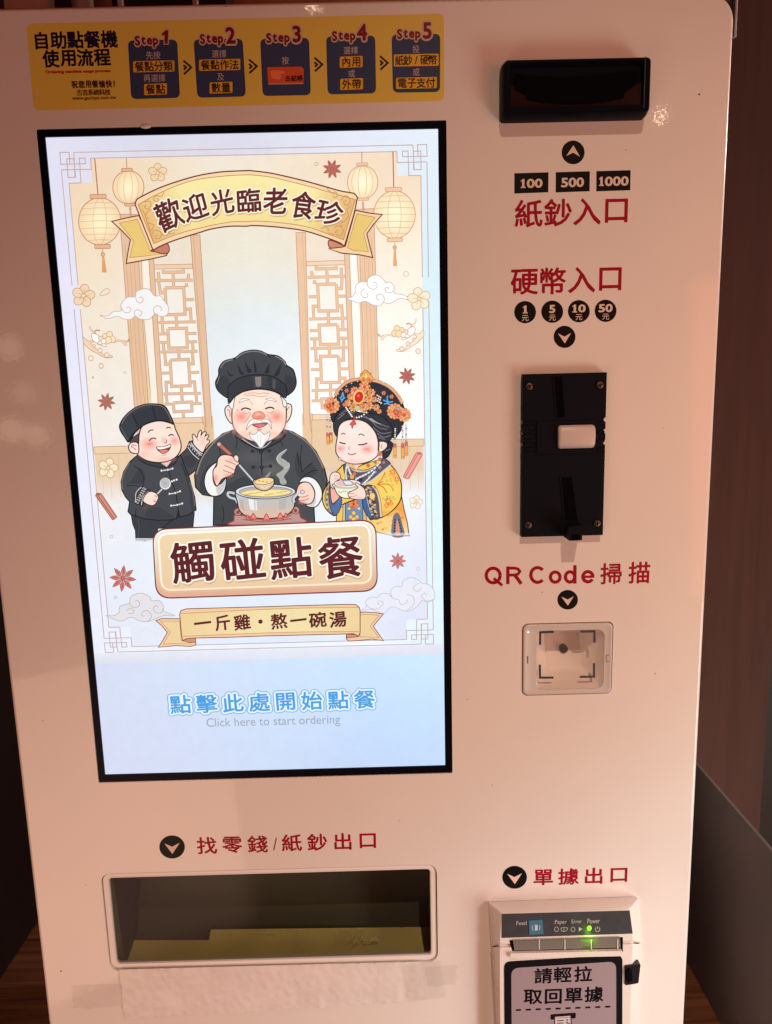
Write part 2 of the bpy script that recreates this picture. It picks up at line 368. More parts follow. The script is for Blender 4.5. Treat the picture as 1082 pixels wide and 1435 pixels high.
# --- touch screen
screen = block('touch_screen', -SX + .0006, SX - .0006, SYB + .0006, SYT - .0006, -.0090, -.0022, M['gloss'], r=.0005, parent=K)
SB = (-.1485, .1483, -.2652, .2640)          # lit area in plane coordinates
lit = [P(63, 192, -.001), P(614, 180, -.001), P(624, 1073, -.001), P(147, 1086, -.001)]
ax0, ax1, ay1, ay0 = (lit[0][0] + lit[3][0]) / 2, (lit[1][0] + lit[2][0]) / 2, (lit[0][1] + lit[1][1]) / 2, (lit[2][1] + lit[3][1]) / 2
mb = MB()
o_ = rr(-SX + .0006, SX - .0006, SYB + .0006, SYT - .0006, .0006, -.0006, 3); i_ = rr(ax0, ax1, ay0, ay1, .0003, -.0006, 3)
mb.loft([[(p[0], p[1], -.0022) for p in o_], o_, i_, [(p[0], p[1], -.0022) for p in i_]], False, False)
mb.build('bezel', M['gloss'], screen)
# web camera dot, its glint put in as solid white, on the bezel's top edge
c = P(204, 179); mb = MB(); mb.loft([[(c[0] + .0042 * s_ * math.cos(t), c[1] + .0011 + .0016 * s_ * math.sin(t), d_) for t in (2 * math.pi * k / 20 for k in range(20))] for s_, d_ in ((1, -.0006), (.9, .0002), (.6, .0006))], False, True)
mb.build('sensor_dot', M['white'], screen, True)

# --- bank note acceptor
bn = [P(701, 88), P(700, 86), P(702, 172)]
x0, x1, y0, y1 = .1955, .3052, .2625, .3018
D = .0140
ba = MB()
def rloop(x0, x1, y0, y1, r, d): return rr(x0, x1, y0, y1, r, d, 4)
fx0, fx1, fy0, fy1 = x0 + .0012, x1 - .0008, y0 + .0014, y1 - .0008
ba.loft([rloop(x0, x1, y0, y1, .003, .0001), rloop(x0, x1, y0, y1, .003, .006), rloop(fx0, fx1, fy0, fy1, .003, D - .001), rloop(fx0 + .0008, fx1 - .0008, fy0 + .0008, fy1 - .0008, .0025, D),
         rloop(fx0 + .0042, fx1 - .0052, fy0 + .0046, fy1 - .0024, .0008, D), rloop(fx0 + .0052, fx1 - .0062, fy0 + .0056, fy1 - .0034, .0006, D - .0030)], True, True)
acc = ba.build('banknote_acceptor', M['gloss'], K, True)
# dark red lower half and the black curved mouth
ip = lambda px, py: P(690 + px / 4.704, 70 + py / 4.704, D - .0025)
mb = MB(); lo = [ip(100, 240), ip(300, 250), ip(560, 255), ip(800, 240), ip(985, 215), ip(985, 398), ip(105, 425)]
mb.loft([[(p[0], p[1], D - .0030) for p in lo], [(p[0], p[1], D - .0024) for p in lo]], False, True); mb.build('lower_lip', M['maroon'], acc)
mouth = cr([ip(148, 158), ip(300, 178), ip(520, 186), ip(740, 168), ip(930, 140), ip(955, 150)], False, 4) + [ip(948, 225), ip(872, 282)] + cr([ip(865, 318), ip(720, 345), ip(540, 358), ip(360, 350), ip(225, 330)], False, 4) + [ip(220, 296), ip(146, 262)]
mb = MB(); mb.loft([[(p[0], p[1], D - .0029) for p in mouth], [(p[0], p[1], D - .0019) for p in mouth]], False, False); mb.build('mouth_rim', M['gloss'], acc)
mb = MB(); mb.loft([[(p[0], p[1], D - .0026) for p in mouth], [(p[0], p[1], D - .0021) for p in mouth]], False, True); mb.build('slot', M['dark'], acc)
a_ = ip(1000, 55); b_ = ip(998, 392)
block('edge_highlight', a_[0] - .0002, a_[0] + .0005, b_[1], a_[1], D - .0025, D + .0002, M['dim'], parent=acc)  # grey strip painted in as the highlight of the right edge

# --- coin acceptor
cp = pq((730.5, 524), (730, 752))
x0, x1, y1, y0 = P(730, 600)[0], P(851, 521, .007)[0], P(790, 523, .007)[1], P(790, 749.5, .0015)[1]
D = .0070
def prof(d, i):
    # plate outline with three notches each side
    out = []; ys = [P(730, t, d)[1] for t in (592, 608, 624)]; nr = .0018
    L = [(x0 + i, y1 - i)]
    for yy in ys:
        for k in range(7):
            a = math.pi / 2 - math.pi * k / 6; L.append((x0 + i + nr * .9 * math.cos(a), yy + nr * math.sin(a)))
    L.append((x0 + i, y0 + i)); R_ = [(x1 - i, y0 + i)]
    for yy in ys[::-1]:
        for k in range(7):
            a = -math.pi / 2 + math.pi * k / 6; R_.append((x1 - i - nr * .9 * math.cos(a), yy + .0006 + nr * math.sin(a)))
    R_.append((x1 - i, y1 - i))
    return [(p[0], p[1], d) for p in L + R_]
mb = MB(); mb.loft([prof(.0001, 0), prof(D - .0005, 0), prof(D, .0005)], True, True)
coin = mb.build('coin_acceptor', M['satin'], K)
cpx = lambda x, y, d=D: P(690 + x / 5.41, 500 + y / 5.41, d)
cpy = lambda x, y, d=D: P(690 + x / 5.41, 640 + y / 5.41, d)
def groove(name, pts, ridge):                # a slit between two thin raised lips
    L, R_ = [p for p in pts[0]], [p for p in pts[1]]
    mb = MB(); qd = [L[0], R_[0], R_[1], L[1]]
    mb.loft([[(p[0], p[1], D - .0002) for p in qd], [(p[0], p[1], D + .0002) for p in qd]], False, True); mb.build(name, M['dark'], coin)
    for (a, b), nm in ((L, 'slot_lip'), (R_, 'slot_lip')):
        mb = MB(); wv = .00055
        qd = [(a[0] - wv, a[1]), (a[0] + wv, a[1]), (b[0] + wv, b[1]), (b[0] - wv, b[1])]
        mb.loft([[(p[0], p[1], D - .0002) for p in qd], [(p[0], p[1], D + .0007) for p in qd]], False, True); mb.build(nm, M['satin'], coin)
groove('coin_slot', ((cpx(462, 152), cpx(485, 470)), (cpx(530, 150), cpx(552, 450))), True)
groove('return_channel', ((cpy(515, 158), cpy(545, 470)), (cpy(605, 155), cpy(650, 490))), True)
# raised middle block with ribs
a_ = cpx(335, 490); b_ = cpx(790, 730)
block('centre_block', a_[0], b_[0], b_[1], a_[1], D - .0005, D + .0008, M['satin'], r=.0008, b=.0004, parent=coin)
for yy in (505, 572, 640, 705):
    for xa, xb in ((228, 325), (795, 850)):
        a_ = cpx(xa, yy - 12); b_ = cpx(xb, yy + 8); block('rib', a_[0], b_[0], b_[1], a_[1], D - .0005, D + .0011, M['satin'], r=.0005, b=.0005, parent=coin)
# pale return button, a short roller
a_ = cpx(508, 520, .012); b_ = cpx(784, 694, .012); hy = (a_[1] - b_[1]) / 2; cy_ = (a_[1] + b_[1]) / 2
mb = MB(); Ls = []
for x, s_ in ((a_[0], .82), (a_[0] + .0008, .95), (a_[0] + .0022, 1), (b_[0] - .0022, 1), (b_[0] - .0008, .95), (b_[0], .82)):
    Ls.append([(x, cy_ + hy * s_ * (1.0 if k in (0,) else 1) * math.cos(t) , D - .001 + (.0060 * s_) * max(0, math.sin(t)) ** .6) for k, t in enumerate(math.pi * k / 14 for k in range(15))])
mb.loft(Ls, True, True); mb.build('return_button', M['button'], coin, True)
# return lever nub
mb = MB()
n1 = [cpy(560, 500, D), cpy(665, 500, D), cpy(680, 520, .0205), cpy(578, 532, .0205)]
n2 = [cpy(540, 606, D), cpy(665, 606, D), cpy(681, 634, .0205), cpy(584, 638, .0205)]
d1 = [D - .0005, D - .0005, .0205, .0205]
mb.loft([[(p[0], p[1], dd) for p, dd in zip(n1, d1)], [(p[0], p[1], dd) for p, dd in zip(n2, d1)]], True, True)
lv = mb.build('lever', M['satin'], coin)
a_ = cpy(604, 592, .0207); b_ = cpy(664, 628, .0207); block('lever_socket', a_[0], b_[0], b_[1], a_[1], .0200, .0209, M['dark'], r=.0005, parent=coin)
for sx, sy in ((742, 541.5), (841, 539.5), (740.5, 736), (837, 733.5)):
    cxy = P(sx, sy, D + .0008); mb = MB()
    mb.loft([[(cxy[0] + r_ * math.cos(t), cxy[1] + r_ * math.sin(t), d_) for t in (2 * math.pi * k / 24 for k in range(24))] for r_, d_ in ((.0031, D - .0002), (.0031, D + .0004), (.0026, D + .0012), (.0012, D + .0016))], False, True)
    sc = mb.build('screw', M['steel'], coin, True)
    mb = MB(); an = random.uniform(0, 1.5)
    for k in range(2):
        dx, dy = math.cos(an + k * math.pi / 2), math.sin(an + k * math.pi / 2); L_, w_ = .0019, .0003
        qd = [(cxy[0] + dx * L_ - dy * w_, cxy[1] + dy * L_ + dx * w_), (cxy[0] + dx * L_ + dy * w_, cxy[1] + dy * L_ - dx * w_), (cxy[0] - dx * L_ + dy * w_, cxy[1] - dy * L_ - dx * w_), (cxy[0] - dx * L_ - dy * w_, cxy[1] - dy * L_ + dx * w_)]
        mb.loft([[(p[0], p[1], D + .0013) for p in qd], [(p[0], p[1], D + .00172 + k * 2e-5) for p in qd]], False, True)
    mb.build('cross_slot', M['dark'], coin)
v, f = glyphs('NRI', .015)
a_ = cpy(318, 255); b_ = cpy(462, 360); xs = [p[0] for p in v]; ys = [p[1] for p in v]
mb = MB(); n_ = len(v)
top = [(a_[0] + (p[0] - min(xs)) / (max(xs) - min(xs)) * (b_[0] - a_[0]), b_[1] + (p[1] - min(ys)) / (max(ys) - min(ys)) * (a_[1] - b_[1]), D + .00012) for p in v]
mb.add(top, f); mb.build('embossed_lettering', M['satin'], coin)

# --- code scanner
mb = MB(); g_ = .0008
rim = [rr(QX0 + g_, QX1 - g_, QY0 + g_, QY1 - g_, .0045, -.006, 5), rr(QX0 + g_, QX1 - g_, QY0 + g_, QY1 - g_, .0045, .0006, 5),
       rr(QX0 + g_ + .0009, QX1 - g_ - .0009, QY0 + g_ + .0009, QY1 - g_ - .0009, .004, .0013, 5), rr(QX0 + .0028, QX1 - .0028, QY0 + .0028, QY1 - .0028, .0035, .0013, 5), rr(QX0 + .0036, QX1 - .0036, QY0 + .0036, QY1 - .0036, .003, .0009, 5)]
qa = P(752, 884.5); qb = P(846, 963.5)
ix0, ix1, iy1, iy0 = qa[0], P(846, 900)[0], (P(752, 884.5)[1] + P(845, 882)[1]) / 2, qb[1]
rim += [rr(ix0 - .0006, ix1 + .0006, iy0 - .0006, iy1 + .0006, .0062, .0009, 5), rr(ix0, ix1, iy0, iy1, .006, .0002, 5)]
mb.loft(rim, False, False)
scn = mb.build('code_scanner', M['grey'], K, True)
# bowl of the scanner: sloping floor with a curved back
mb = MB(); nu, nv = 22, 18; vs = []; fs = []
for j in range(nv + 1):
    for i in range(nu + 1):
        u, v_ = i / nu, j / nv; X = ix0 + (ix1 - ix0) * u; Y = iy0 + (iy1 - iy0) * v_
        e = min(u, 1 - u, v_, 1 - v_) * 2
        dep = .0002 - .034 * min(1, (e * 2.2)) ** .6 * (.25 + .75 * v_ ** .8)
        vs.append((X, Y, dep))
for j in range(nv):
    for i in range(nu): a = j * (nu + 1) + i; fs.append((a, a + 1, a + nu + 2, a + nu + 1))
mb.add(vs, fs); mb.build('bowl', M['cream'], scn, True)
c = P(790.5, 910, -.020); mb = MB()
mb.loft([[(c[0] + r_ * math.cos(t), c[1] + r_ * math.sin(t), d_) for t in (2 * math.pi * k / 24 for k in range(24))] for r_, d_ in ((.0036, -.040), (.0036, -.0205), (.0029, -.0200), (.0027, -.0225))], False, True)
mb.build('lens', M['gloss'], scn, True)
block('window', ix0 - .0004, ix1 + .0004, iy0 - .0004, iy1 + .0004, .0003, .0007, M['pane'], r=.006, parent=scn)
zq = lambda x, y: P(660 + x / 2.869, 500 + y / 2.869, .0009)
for pts in (((333, 1106), (279, 1108), (278, 1158)), ((441, 1105), (497, 1104), (497, 1150)), ((277, 1238), (278, 1290), (332, 1290)), ((438, 1287), (495, 1286), (495, 1232))):
    L, R_ = ribbon([zq(*p) for p in pts], .0019); mb = MB()
    mb.loft([[(p[0], p[1], .00072) for p in L + R_[::-1]], [(p[0], p[1], .00098) for p in L + R_[::-1]]], False, True); mb.build('corner_mark', M['sgrey'], scn)
a_ = P(739.2, 919.5, .001); block('side_tick', a_[0], a_[0] + .0007, a_[1] - .0066, a_[1], .0005, .0011, M['dark'], parent=scn)
a_ = P(849.5, 918, .001); b_ = P(855.5, 927.5, .001)
mb = MB(); mb.loft([rr(a_[0], b_[0], b_[1], a_[1], .0006, .0008), rr(a_[0], b_[0], b_[1], a_[1], .0006, .00105), rr(a_[0] + .0004, b_[0] - .0004, b_[1] + .0004, a_[1] - .0004, .0004, .00105), rr(a_[0] + .0004, b_[0] - .0004, b_[1] + .0004, a_[1] - .0004, .0004, .0008)], False, False); mb.build('side_mark', M['sgrey'], scn)
a_ = P(740.5, 886, .001); block('indicator', a_[0] - .0005, a_[0] + .0005, a_[1] - .0005, a_[1] + .0005, .0006, .0012, M['wled'], r=.0004, parent=scn)

# --- change tray
mb = MB()
ro = lambda o, d: rr(TX0 - o, TX1 + o, TY0 - o, TY1 + o, .003 + o, d, 6)
mb.loft([ro(TB - .0006, -.010), ro(TB - .0006, -.0026), ro(TB - .0010, -.0018), ro(TB - .0024, -.0014), ro(.0012, -.0014), ro(.0004, -.0018), ro(0, -.0026), ro(0, -.0056)], False, False)
tray = mb.build('change_tray', M['white'], K, True)
TD = -.062
mb = MB(); mb.loft([rr(TX0 - .0005, TX1 + .0005, TY0 - .0005, TY1 + .0005, .003, -.0058, 4), rr(TX0 - .002, TX1 + .002, TY0 - .040, TY1 + .01, .003, -.0060, 4), rr(TX0 - .002, TX1 + .002, TY0 - .040, TY1 + .01, .003, TD, 4)], False, True)
mb.build('tray_box', M['inner_grey'], tray)
def slab(name, pts, mt):                     # a thin board through four (px, py, depth) corners
    a = [(*P(x, y, d), d) for x, y, d in pts]; nrm = (Vector(a[1]) - Vector(a[0])).cross(Vector(a[3]) - Vector(a[0])).normalized() * .0012
    mb = MB(); mb.loft([[tuple(Vector(p) - nrm) for p in a], a], True, True); return mb.build(name, mt, tray)
slab('tray_floor', ((172, 1318, -.046), (310, 1318, -.046), (300, 1400, -.0075), (150, 1400, -.0075)), M['yellow'])
slab('tray_floor', ((296, 1303, -.052), (640, 1299, -.056), (650, 1400, -.0072), (276, 1400, -.0072)), M['yellow'])
slab('side_plate', ((146, 1205, -.0075), (197, 1205, -.0605), (186, 1385, -.045), (160, 1400, -.0073)), M['side_dark'])
def glint_flecks(n, cx, cy, sx, sy, size, d0, d1):   # pale yellow specks painted in as glints over the tray floor
    rnd = random.Random(n + int(cx)); mb = MB()
    for k in range(n):
        f = rnd.uniform(-1, 1); g = rnd.gauss(0, .45); x, y = cx + f * sx, cy + g * sy - f * sx * .02; d = d0 + (d1 - d0) * (g + 1) / 2
        X, Y = P(x, y, d); r_ = size * rnd.uniform(.5, 1.1); t = rnd.uniform(0, 6.3); e = rnd.uniform(.35, 1); tl = rnd.uniform(.3, 1.1)
        mb.add([(X + r_ * math.cos(t + q_) * (e if k_ % 2 else 1), Y + r_ * math.sin(t + q_) * math.cos(tl), d + .0006 - r_ * math.sin(t + q_) * math.sin(tl)) for k_, q_ in enumerate((0, 1.57, 3.14, 4.71))], [(0, 1, 2, 3)])
    mb.build('glint_fleck', M['gleam'], tray, kind='stuff')
glint_flecks(26, 376, 1306, 14, 3.5, .0008, -.046, -.042); glint_flecks(44, 509, 1317, 23, 7, .0008, -.040, -.030); glint_flecks(14, 440, 1302.5, 72, 1.2, .0008, -.047, -.045); glint_flecks(5, 428, 1327, 6, 2, .0006, -.030, -.029)
block('flap', TX0 + .0004, TX1 - .0004, TY0 + .0004, TY1 - .0004, -.0050, -.0030, M['flap'], r=.0028, parent=tray)

# --- paper tape and clear tape under the tray
def tape(name, px, mt, d, amp, nu=60, nv=16, seed=0, **props):
    rnd = random.Random(seed); A, B, C_, D_ = [P(*p) for p in px]; mb = MB(); vs = []; fs = []
    W_ = [(rnd.uniform(20, 90), rnd.uniform(-60, 60), rnd.uniform(0, 6.28), rnd.uniform(.3, 1)) for _ in range(9)]
    ed = [rnd.uniform(-1, 1) for _ in range(nu + 1)]; el = [rnd.uniform(-1, 1) for _ in range(nv + 1)]
    for j in range(nv + 1):
        for i in range(nu + 1):
            u, v_ = i / nu, j / nv
            x = (A[0] * (1 - u) + B[0] * u) * (1 - v_) + (D_[0] * (1 - u) + C_[0] * u) * v_
            y = (A[1] * (1 - u) + B[1] * u) * (1 - v_) + (D_[1] * (1 - u) + C_[1] * u) * v_
            if j == nv: y += ed[i] * .0010
            if i in (0, nu): x += el[j] * .0007
            ridge = sum(a * max(0, 1 - abs(((k * .22 * (u * abs(A[0] - B[0]) * 14) + l * .05 * v_ + p) % 2.0) - 1) * 5) * (.5 + .5 * math.sin(p * 7 + v_ * (3 + k * .05) + u * 9)) for k, l, p, a in W_) * .55
            vs.append((x, y, d + amp * (ridge + .25 * rnd.random())))
    for j in range(nv):
        for i in range(nu): a = j * (nu + 1) + i; fs.append((a, a + 1, a + nu + 2, a + nu + 1))
    mb.add(vs, fs); return mb.build(name, mt, K, True, **props)
tape('paper_tape', ((168, 1358), (590, 1347), (596, 1402), (175, 1428)), M['paper'], .0004, .0009, 110, 20, 3, label='wide crinkled white paper tape under the tray')
tape('clear_tape', ((102, 1380), (172, 1378), (172, 1410), (103, 1413)), M['clear'], .00025, .0004, 24, 10, 5, label='clear tape left of the paper tape')
tape('clear_tape', ((563, 1352), (618, 1344), (626, 1396), (572, 1402)), M['clear'], .0014, .0008, 24, 14, 8, label='clear tape across the right end of the paper tape')
tape('clear_tape', ((596, 1354), (640, 1351), (640, 1378), (600, 1382)), M['clear'], .0010, .0004, 16, 8, 11, label='short clear tape right of the paper tape')

# --- receipt printer
D = .018
def ql(pts): return [(*P(x, y, d), d) for x, y, d in pts]
def fill_loop(c, n=6, r_=.0016):                       # round the corners of a quad a little (corners given clockwise from top left)
    out = []; m_ = len(c)
    for i in range(m_):
        a, b, e = Vector(c[i - 1]), Vector(c[i]), Vector(c[(i + 1) % m_])
        p = b + (a - b).normalized() * r_; q_ = b + (e - b).normalized() * r_
        for k in range(n + 1):
            t = k / n; out.append(tuple((1 - t) ** 2 * p + 2 * t * (1 - t) * b + t * t * q_))
    return out
SLT = ql([(713, 1318, D), (873, 1313.5, D), (873, 1333.5, D), (718, 1337, D)])
b0 = fill_loop(ql([(684, 1263.5, .0001), (893, 1256.5, .0001), (898, 1322, .0001), (688, 1326, .0001)]))
b1 = fill_loop(ql([(686, 1266, .005), (895, 1259, .005), (899, 1321, .005), (689.5, 1325.5, .005)]))
b2 = fill_loop(ql([(702, 1279, D - .001), (883, 1274, D - .001), (888, 1319, D - .001), (699, 1323.5, D - .001)]))
b3 = fill_loop(ql([(703, 1280.5, D), (882, 1275.5, D), (887, 1318.5, D), (700.5, 1322.8, D)]))
mb = MB(); mb.loft([b0, b1, b2, b3], False, True)
prt = mb.build('receipt_printer', M['cream'], K, True)
# lower cover with slanted left and right flanks
mb = MB()
c0 = fill_loop(ql([(689, 1327, .0001), (898, 1322.5, .0001), (890, 1560, .0001), (704, 1560, .0001)]))
c1 = fill_loop(ql([(690, 1327.5, .008), (899, 1323, .008), (891, 1560, .008), (702, 1560, .008)]))
c2 = fill_loop(ql([(699, 1327, D - .001), (888, 1322.2, D - .001), (880, 1560, D - .001), (700, 1560, D - .001)]))
c3 = fill_loop(ql([(700.5, 1328.3, D), (886.8, 1323.4, D), (878, 1560, D), (702, 1560, D)]))
mb.loft([c0, c1, c2, c3], False, True); mb.build('cover', M['cream'], prt, True)
mb = MB(); mb.loft([ql([(693, 1312, .002), (891, 1308, .002), (891, 1338, .002), (695, 1342, .002)]), ql([(700.5, 1312, D - .0022), (886, 1308, D - .0022), (886, 1338, D - .0022), (700.5, 1342, D - .0022)])], True, True); mb.build('inner_frame', M['cream'], prt)
def plate(name, px, d0, d1, mt, par, round_=False, **k):
    L = ql([(x, y, d1) for x, y in px]);
    if round_: L = fill_loop(L, 6, round_ if round_ is not True else .0016)
    mb = MB(); mb.loft([[(p[0], p[1], d0) for p in L], L], False, True); return mb.build(name, mt, par, **k)
plate('control_label', ((703.2, 1281), (882.6, 1276.3), (886.8, 1308.5), (703, 1314.5)), D - .0005, D + .0003, M['sgrey'], prt)
plate('feed_button', ((741, 1290.5), (760.5, 1289), (762, 1309), (742, 1310.5)), D, D + .0009, mat('blue_button', (.06, .19, .30), .35), prt)
plate('paper_slot', ((714, 1318), (873, 1313.5), (873, 1334), (719, 1337)), D - .0005, D + .00022, M['dark'], prt)
# tear bar: a clear lip with ribs, its green glow put on as emissive strips
bar = plate('tear_bar', ((719, 1318.5), (869, 1314.5), (870, 1328), (721, 1332)), D, D + .0022, M['tear'], prt)
for x in (755, 791, 828, 865): plate('bar_rib', ((x, 1317), (x + 1.6, 1317), (x + 1.6, 1331), (x, 1331)), D + .0021, D + .0027, M['grey'], prt)
gm = mat('emissive_green_strip', (.10, .22, .02), .3, emit=lin((120, 190, 10)), es=.3)
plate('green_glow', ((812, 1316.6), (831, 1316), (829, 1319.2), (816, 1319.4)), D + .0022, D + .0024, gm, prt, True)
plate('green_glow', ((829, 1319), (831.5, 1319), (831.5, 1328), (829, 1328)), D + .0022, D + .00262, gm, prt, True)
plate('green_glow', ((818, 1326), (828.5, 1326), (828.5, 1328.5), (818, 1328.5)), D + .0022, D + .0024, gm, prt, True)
plate('slot_lip', ((715, 1336.2), (872.5, 1332.8), (872.5, 1340), (715.5, 1343.5)), D - .0005, D + .0030, M['cream'], prt, True)
lc = P(826, 1301.5, D + .001); mb = MB()
mb.loft([[(lc[0] + .0021 * s_ * math.cos(t), lc[1] + .0026 * s_ * math.sin(t), d_) for t in (2 * math.pi * k / 20 for k in range(20))] for s_, d_ in ((1, D), (1, D + .0006), (.6, D + .0011))], False, True)
mb.build('power_lamp', M['led'], prt, True)
gl = bpy.data.lights.new('power_lamp_light', 'POINT'); gl.energy = .0022; gl.color = (.35, 1, .03); gl.shadow_soft_size = .002
go = bpy.data.objects.new('power_lamp_light', gl); COL.objects.link(go); go.location = W((*P(829, 1321, D + .0065), D + .0065))
# latch
lt = plate('latch', ((875.5, 1354), (898, 1351), (896, 1368), (895, 1378), (876, 1381)), D - .004, D + .0012, M['black'], prt, True)
plate('latch_tab', ((878, 1361), (885, 1358), (887, 1374), (880, 1378)), D + .001, D + .003, M['gloss'], prt, True)
# sign on the cover
sg = plate('notice_sign', ((706.5, 1348), (872.5, 1338.5), (872, 1560), (708, 1560)), D - .0005, D + .0004, mat('black_sign_border', (.008, .008, .010), .4, spec=.2), prt, .0065)
# ------------------------------------------------------------------ printed film, vinyl letters
RED = (156, 4, 38); BLK = (9, 10, 13); OFF = (222, 205, 192)
def vinyl(name, fn, **props):
    a = Art(.00010); fn(a); return a.build(name, [VINYL, VINYL], K, **props)
def badge(cx, cy, rx_, ry_, up=False):
    def go(a):
        a.ell(cx, cy, rx_, ry_, BLK)
        s_ = -1 if up else 1
        a.poly([(cx - .60 * rx_, cy - .30 * ry_ * s_), (cx, cy - .02 * ry_ * s_), (cx + .60 * rx_, cy - .36 * ry_ * s_), (cx + .02 * rx_, cy + .60 * ry_ * s_)], (228, 205, 192))
    return go
vinyl('arrow_badge', badge(803.3, 213.5, 16.1, 16.6, True), label='round black badge with an up arrow')
vinyl('arrow_badge', badge(791.3, 472, 15.3, 15.5))
vinyl('arrow_badge', badge(795.6, 840.5, 14.4, 13.7))
vinyl('arrow_badge', badge(721.3, 1229.5, 17.3, 16))
vinyl('arrow_badge', badge(241.2, 1187, 17.9, 16.2))
def number(a, t, x0, y0, x1, y1, col, bold):      # numerals, with a footed figure one
    n = len(t); zw = (x1 - x0) / (n - .38) if t[0] == '1' else (x1 - x0) / n
    if t[0] == '1':
        w1 = zw * .62 if n > 1 else x1 - x0; h = y1 - y0; s_ = w1 * .46; m_ = x0 + w1 * .53
        a.poly([(x0 + w1 * .05, y0 + h * .22), (m_ - s_ * .1, y0), (m_ + s_ / 2, y0), (m_ + s_ / 2, y0 + h * .86), (x0 + w1 * .98, y0 + h * .88), (x0 + w1 * .98, y1), (x0 + w1 * .05, y1), (x0 + w1 * .05, y0 + h * .88), (m_ - s_ / 2, y0 + h * .86), (m_ - s_ / 2, y0 + h * .24), (x0 + w1 * .05, y0 + h * .32)], col)
        if n > 1: a.text(t[1:], x0 + w1 + zw * .12, y0 - .1, x1, y1 - .3, col, bold)
    else: a.text(t, x0, y0, x1, y1, col, bold)
for t, (xa, ya, xb, yb), tb in (('100', (721, 242.8, 769, 270.8), (729.5, 250.6, 760.5, 263.4)), ('500', (779, 241.3, 827, 269.3), (786.5, 249, 818.5, 262)), ('1000', (836, 239.8, 884, 267.8), (839.3, 247.5, 881, 260.5))):
    def go(a, t=t, xa=xa, ya=ya, xb=xb, yb=yb, tb=tb):
        a.poly([(xa, ya), (xb - .2, ya - 1.4), (xb - .6, yb - 1.4), (xa - .2, yb + .3)], BLK); number(a, t, *tb, OFF, .035)
    vinyl('denomination_plate', go)
for t, cx, cy, wd in (('1', 736, 437.4, 7.5), ('5', 774, 436.8, 8.5), ('10', 811.3, 436.1, 19), ('50', 848.8, 435.5, 19.5)):
    def go(a, t=t, cx=cx, cy=cy, wd=wd):
        a.ell(cx, cy, 15.3, 15.6, BLK); number(a, t, cx - wd / 2, cy - 9.4, cx + wd / 2, cy + 1.8, OFF, .035); a.text('元', cx - 4.6, cy + 4.3, cx + 4.8, cy + 12.4, OFF, .008)
    vinyl('coin_badge', go)
def spread(a, t, x0, y0, x1, y1, col, bold, wf):  # signs spaced evenly in a row, each w px wide
    n = len(t); h = None
    for i, ch in enumerate(t):
        f = i / (n - 1) if n > 1 else 0
        cx = x0 + wf / 2 + (x1 - x0 - wf) * f; cy = (y0 + y1) / 2 + (.5 - f) * SL
        a.char(ch, cx, cy, wf * 1.14, HT * 1.08, col, bold)
SL, HT = 4.0, 35
vinyl('lettering', lambda a: spread(a, '紙鈔入口', 723.5, 279.5, 881.5, 315, RED, .018, 35), label='red lettering under the banknote denominations')
HT = 35; vinyl('lettering', lambda a: spread(a, '硬幣入口', 717.5, 375, 873, 411, RED, .018, 35), label='red lettering above the coin badges')
SL, HT = 1.5, 30
def go(a):                                   # heavy round grotesque letters drawn as strokes
    w_ = 5.0
    def ring(x0, x1, y0, y1, t0=0, t1=360, n=26, ww=w_):
        cx, cy, rx_, ry_ = (x0 + x1) / 2, (y0 + y1) / 2, (x1 - x0 - ww) / 2, (y1 - y0 - ww) / 2
        a.line([(cx + rx_ * math.cos(math.radians(t0 + (t1 - t0) * k / n)), cy + ry_ * math.sin(math.radians(t0 + (t1 - t0) * k / n))) for k in range(n + 1)], ww, RED)
    ring(679, 703.5, 793.8, 819.2); a.line([(692, 810.5), (704, 820.5)], 4.4, RED)
    a.line([(711.8, 793.8), (711.8, 818.6)], w_, RED); a.line([(711.8, 796.2), (721, 796.2), (726, 797.4), (728.6, 800.6), (726, 804.6), (721, 805.9), (711.8, 806)], 4.4, RED); a.line([(721, 805.5), (725.5, 811), (730.5, 818.4)], 5.2, RED)
    ring(741.5, 765.5, 793, 818.6, 42, 318)
    ring(769, 787.5, 799.2, 818.4)
    ring(790, 808, 798.8, 818.2); a.line([(805.8, 792), (805.8, 817.9)], w_, RED)
    ring(814.5, 833.5, 798.6, 817.9, 28, 352); a.line([(816, 808.6), (833.2, 807.9)], 3.6, RED)
    a.char('掃', 856.4, 804, 34, 34, RED, .018); a.char('描', 896, 802.6, 34, 35, RED, .018)
vinyl('lettering', go, label='red lettering above the code scanner')
SL, HT = 3.2, 28
vinyl('lettering', lambda a: spread(a, '單據出口', 746.5, 1214.5, 882.5, 1241.5, RED, .022, 30), label='red lettering above the receipt printer')
def go(a):
    for i, ch in enumerate('找零錢/紙鈔出口'):
        cx = (290, 325.5, 361, 385.5, 409, 444.5, 480.5, 515.5)[i]; cy = 1185 - i * .95 + (.8 if ch == '/' else 0)
        a.char(ch, cx, cy, 33 if ch != '/' else 27, 31, RED, .0 if ch == '/' else .018)
vinyl('lettering', go, label='red lettering above the change tray')
# small specks of dirt and wear on the paint
def go(a):
    for x, y, r_ in ((85.5, 1361, 1.3), (980, 132, 1.5), (877, 210, .8), (316, 9, .9), (760, 830, .8), (918, 944, 1.0), (60, 1010, .7), (655, 980, .7), (930, 600, .6), (690, 1100, .7), (560, 1150, .6), (120, 1240, .7)):
        a.ell(x, y, r_, r_ * .8, (70, 48, 40), n=10)
vinyl('dirt_speck', go, kind='stuff')

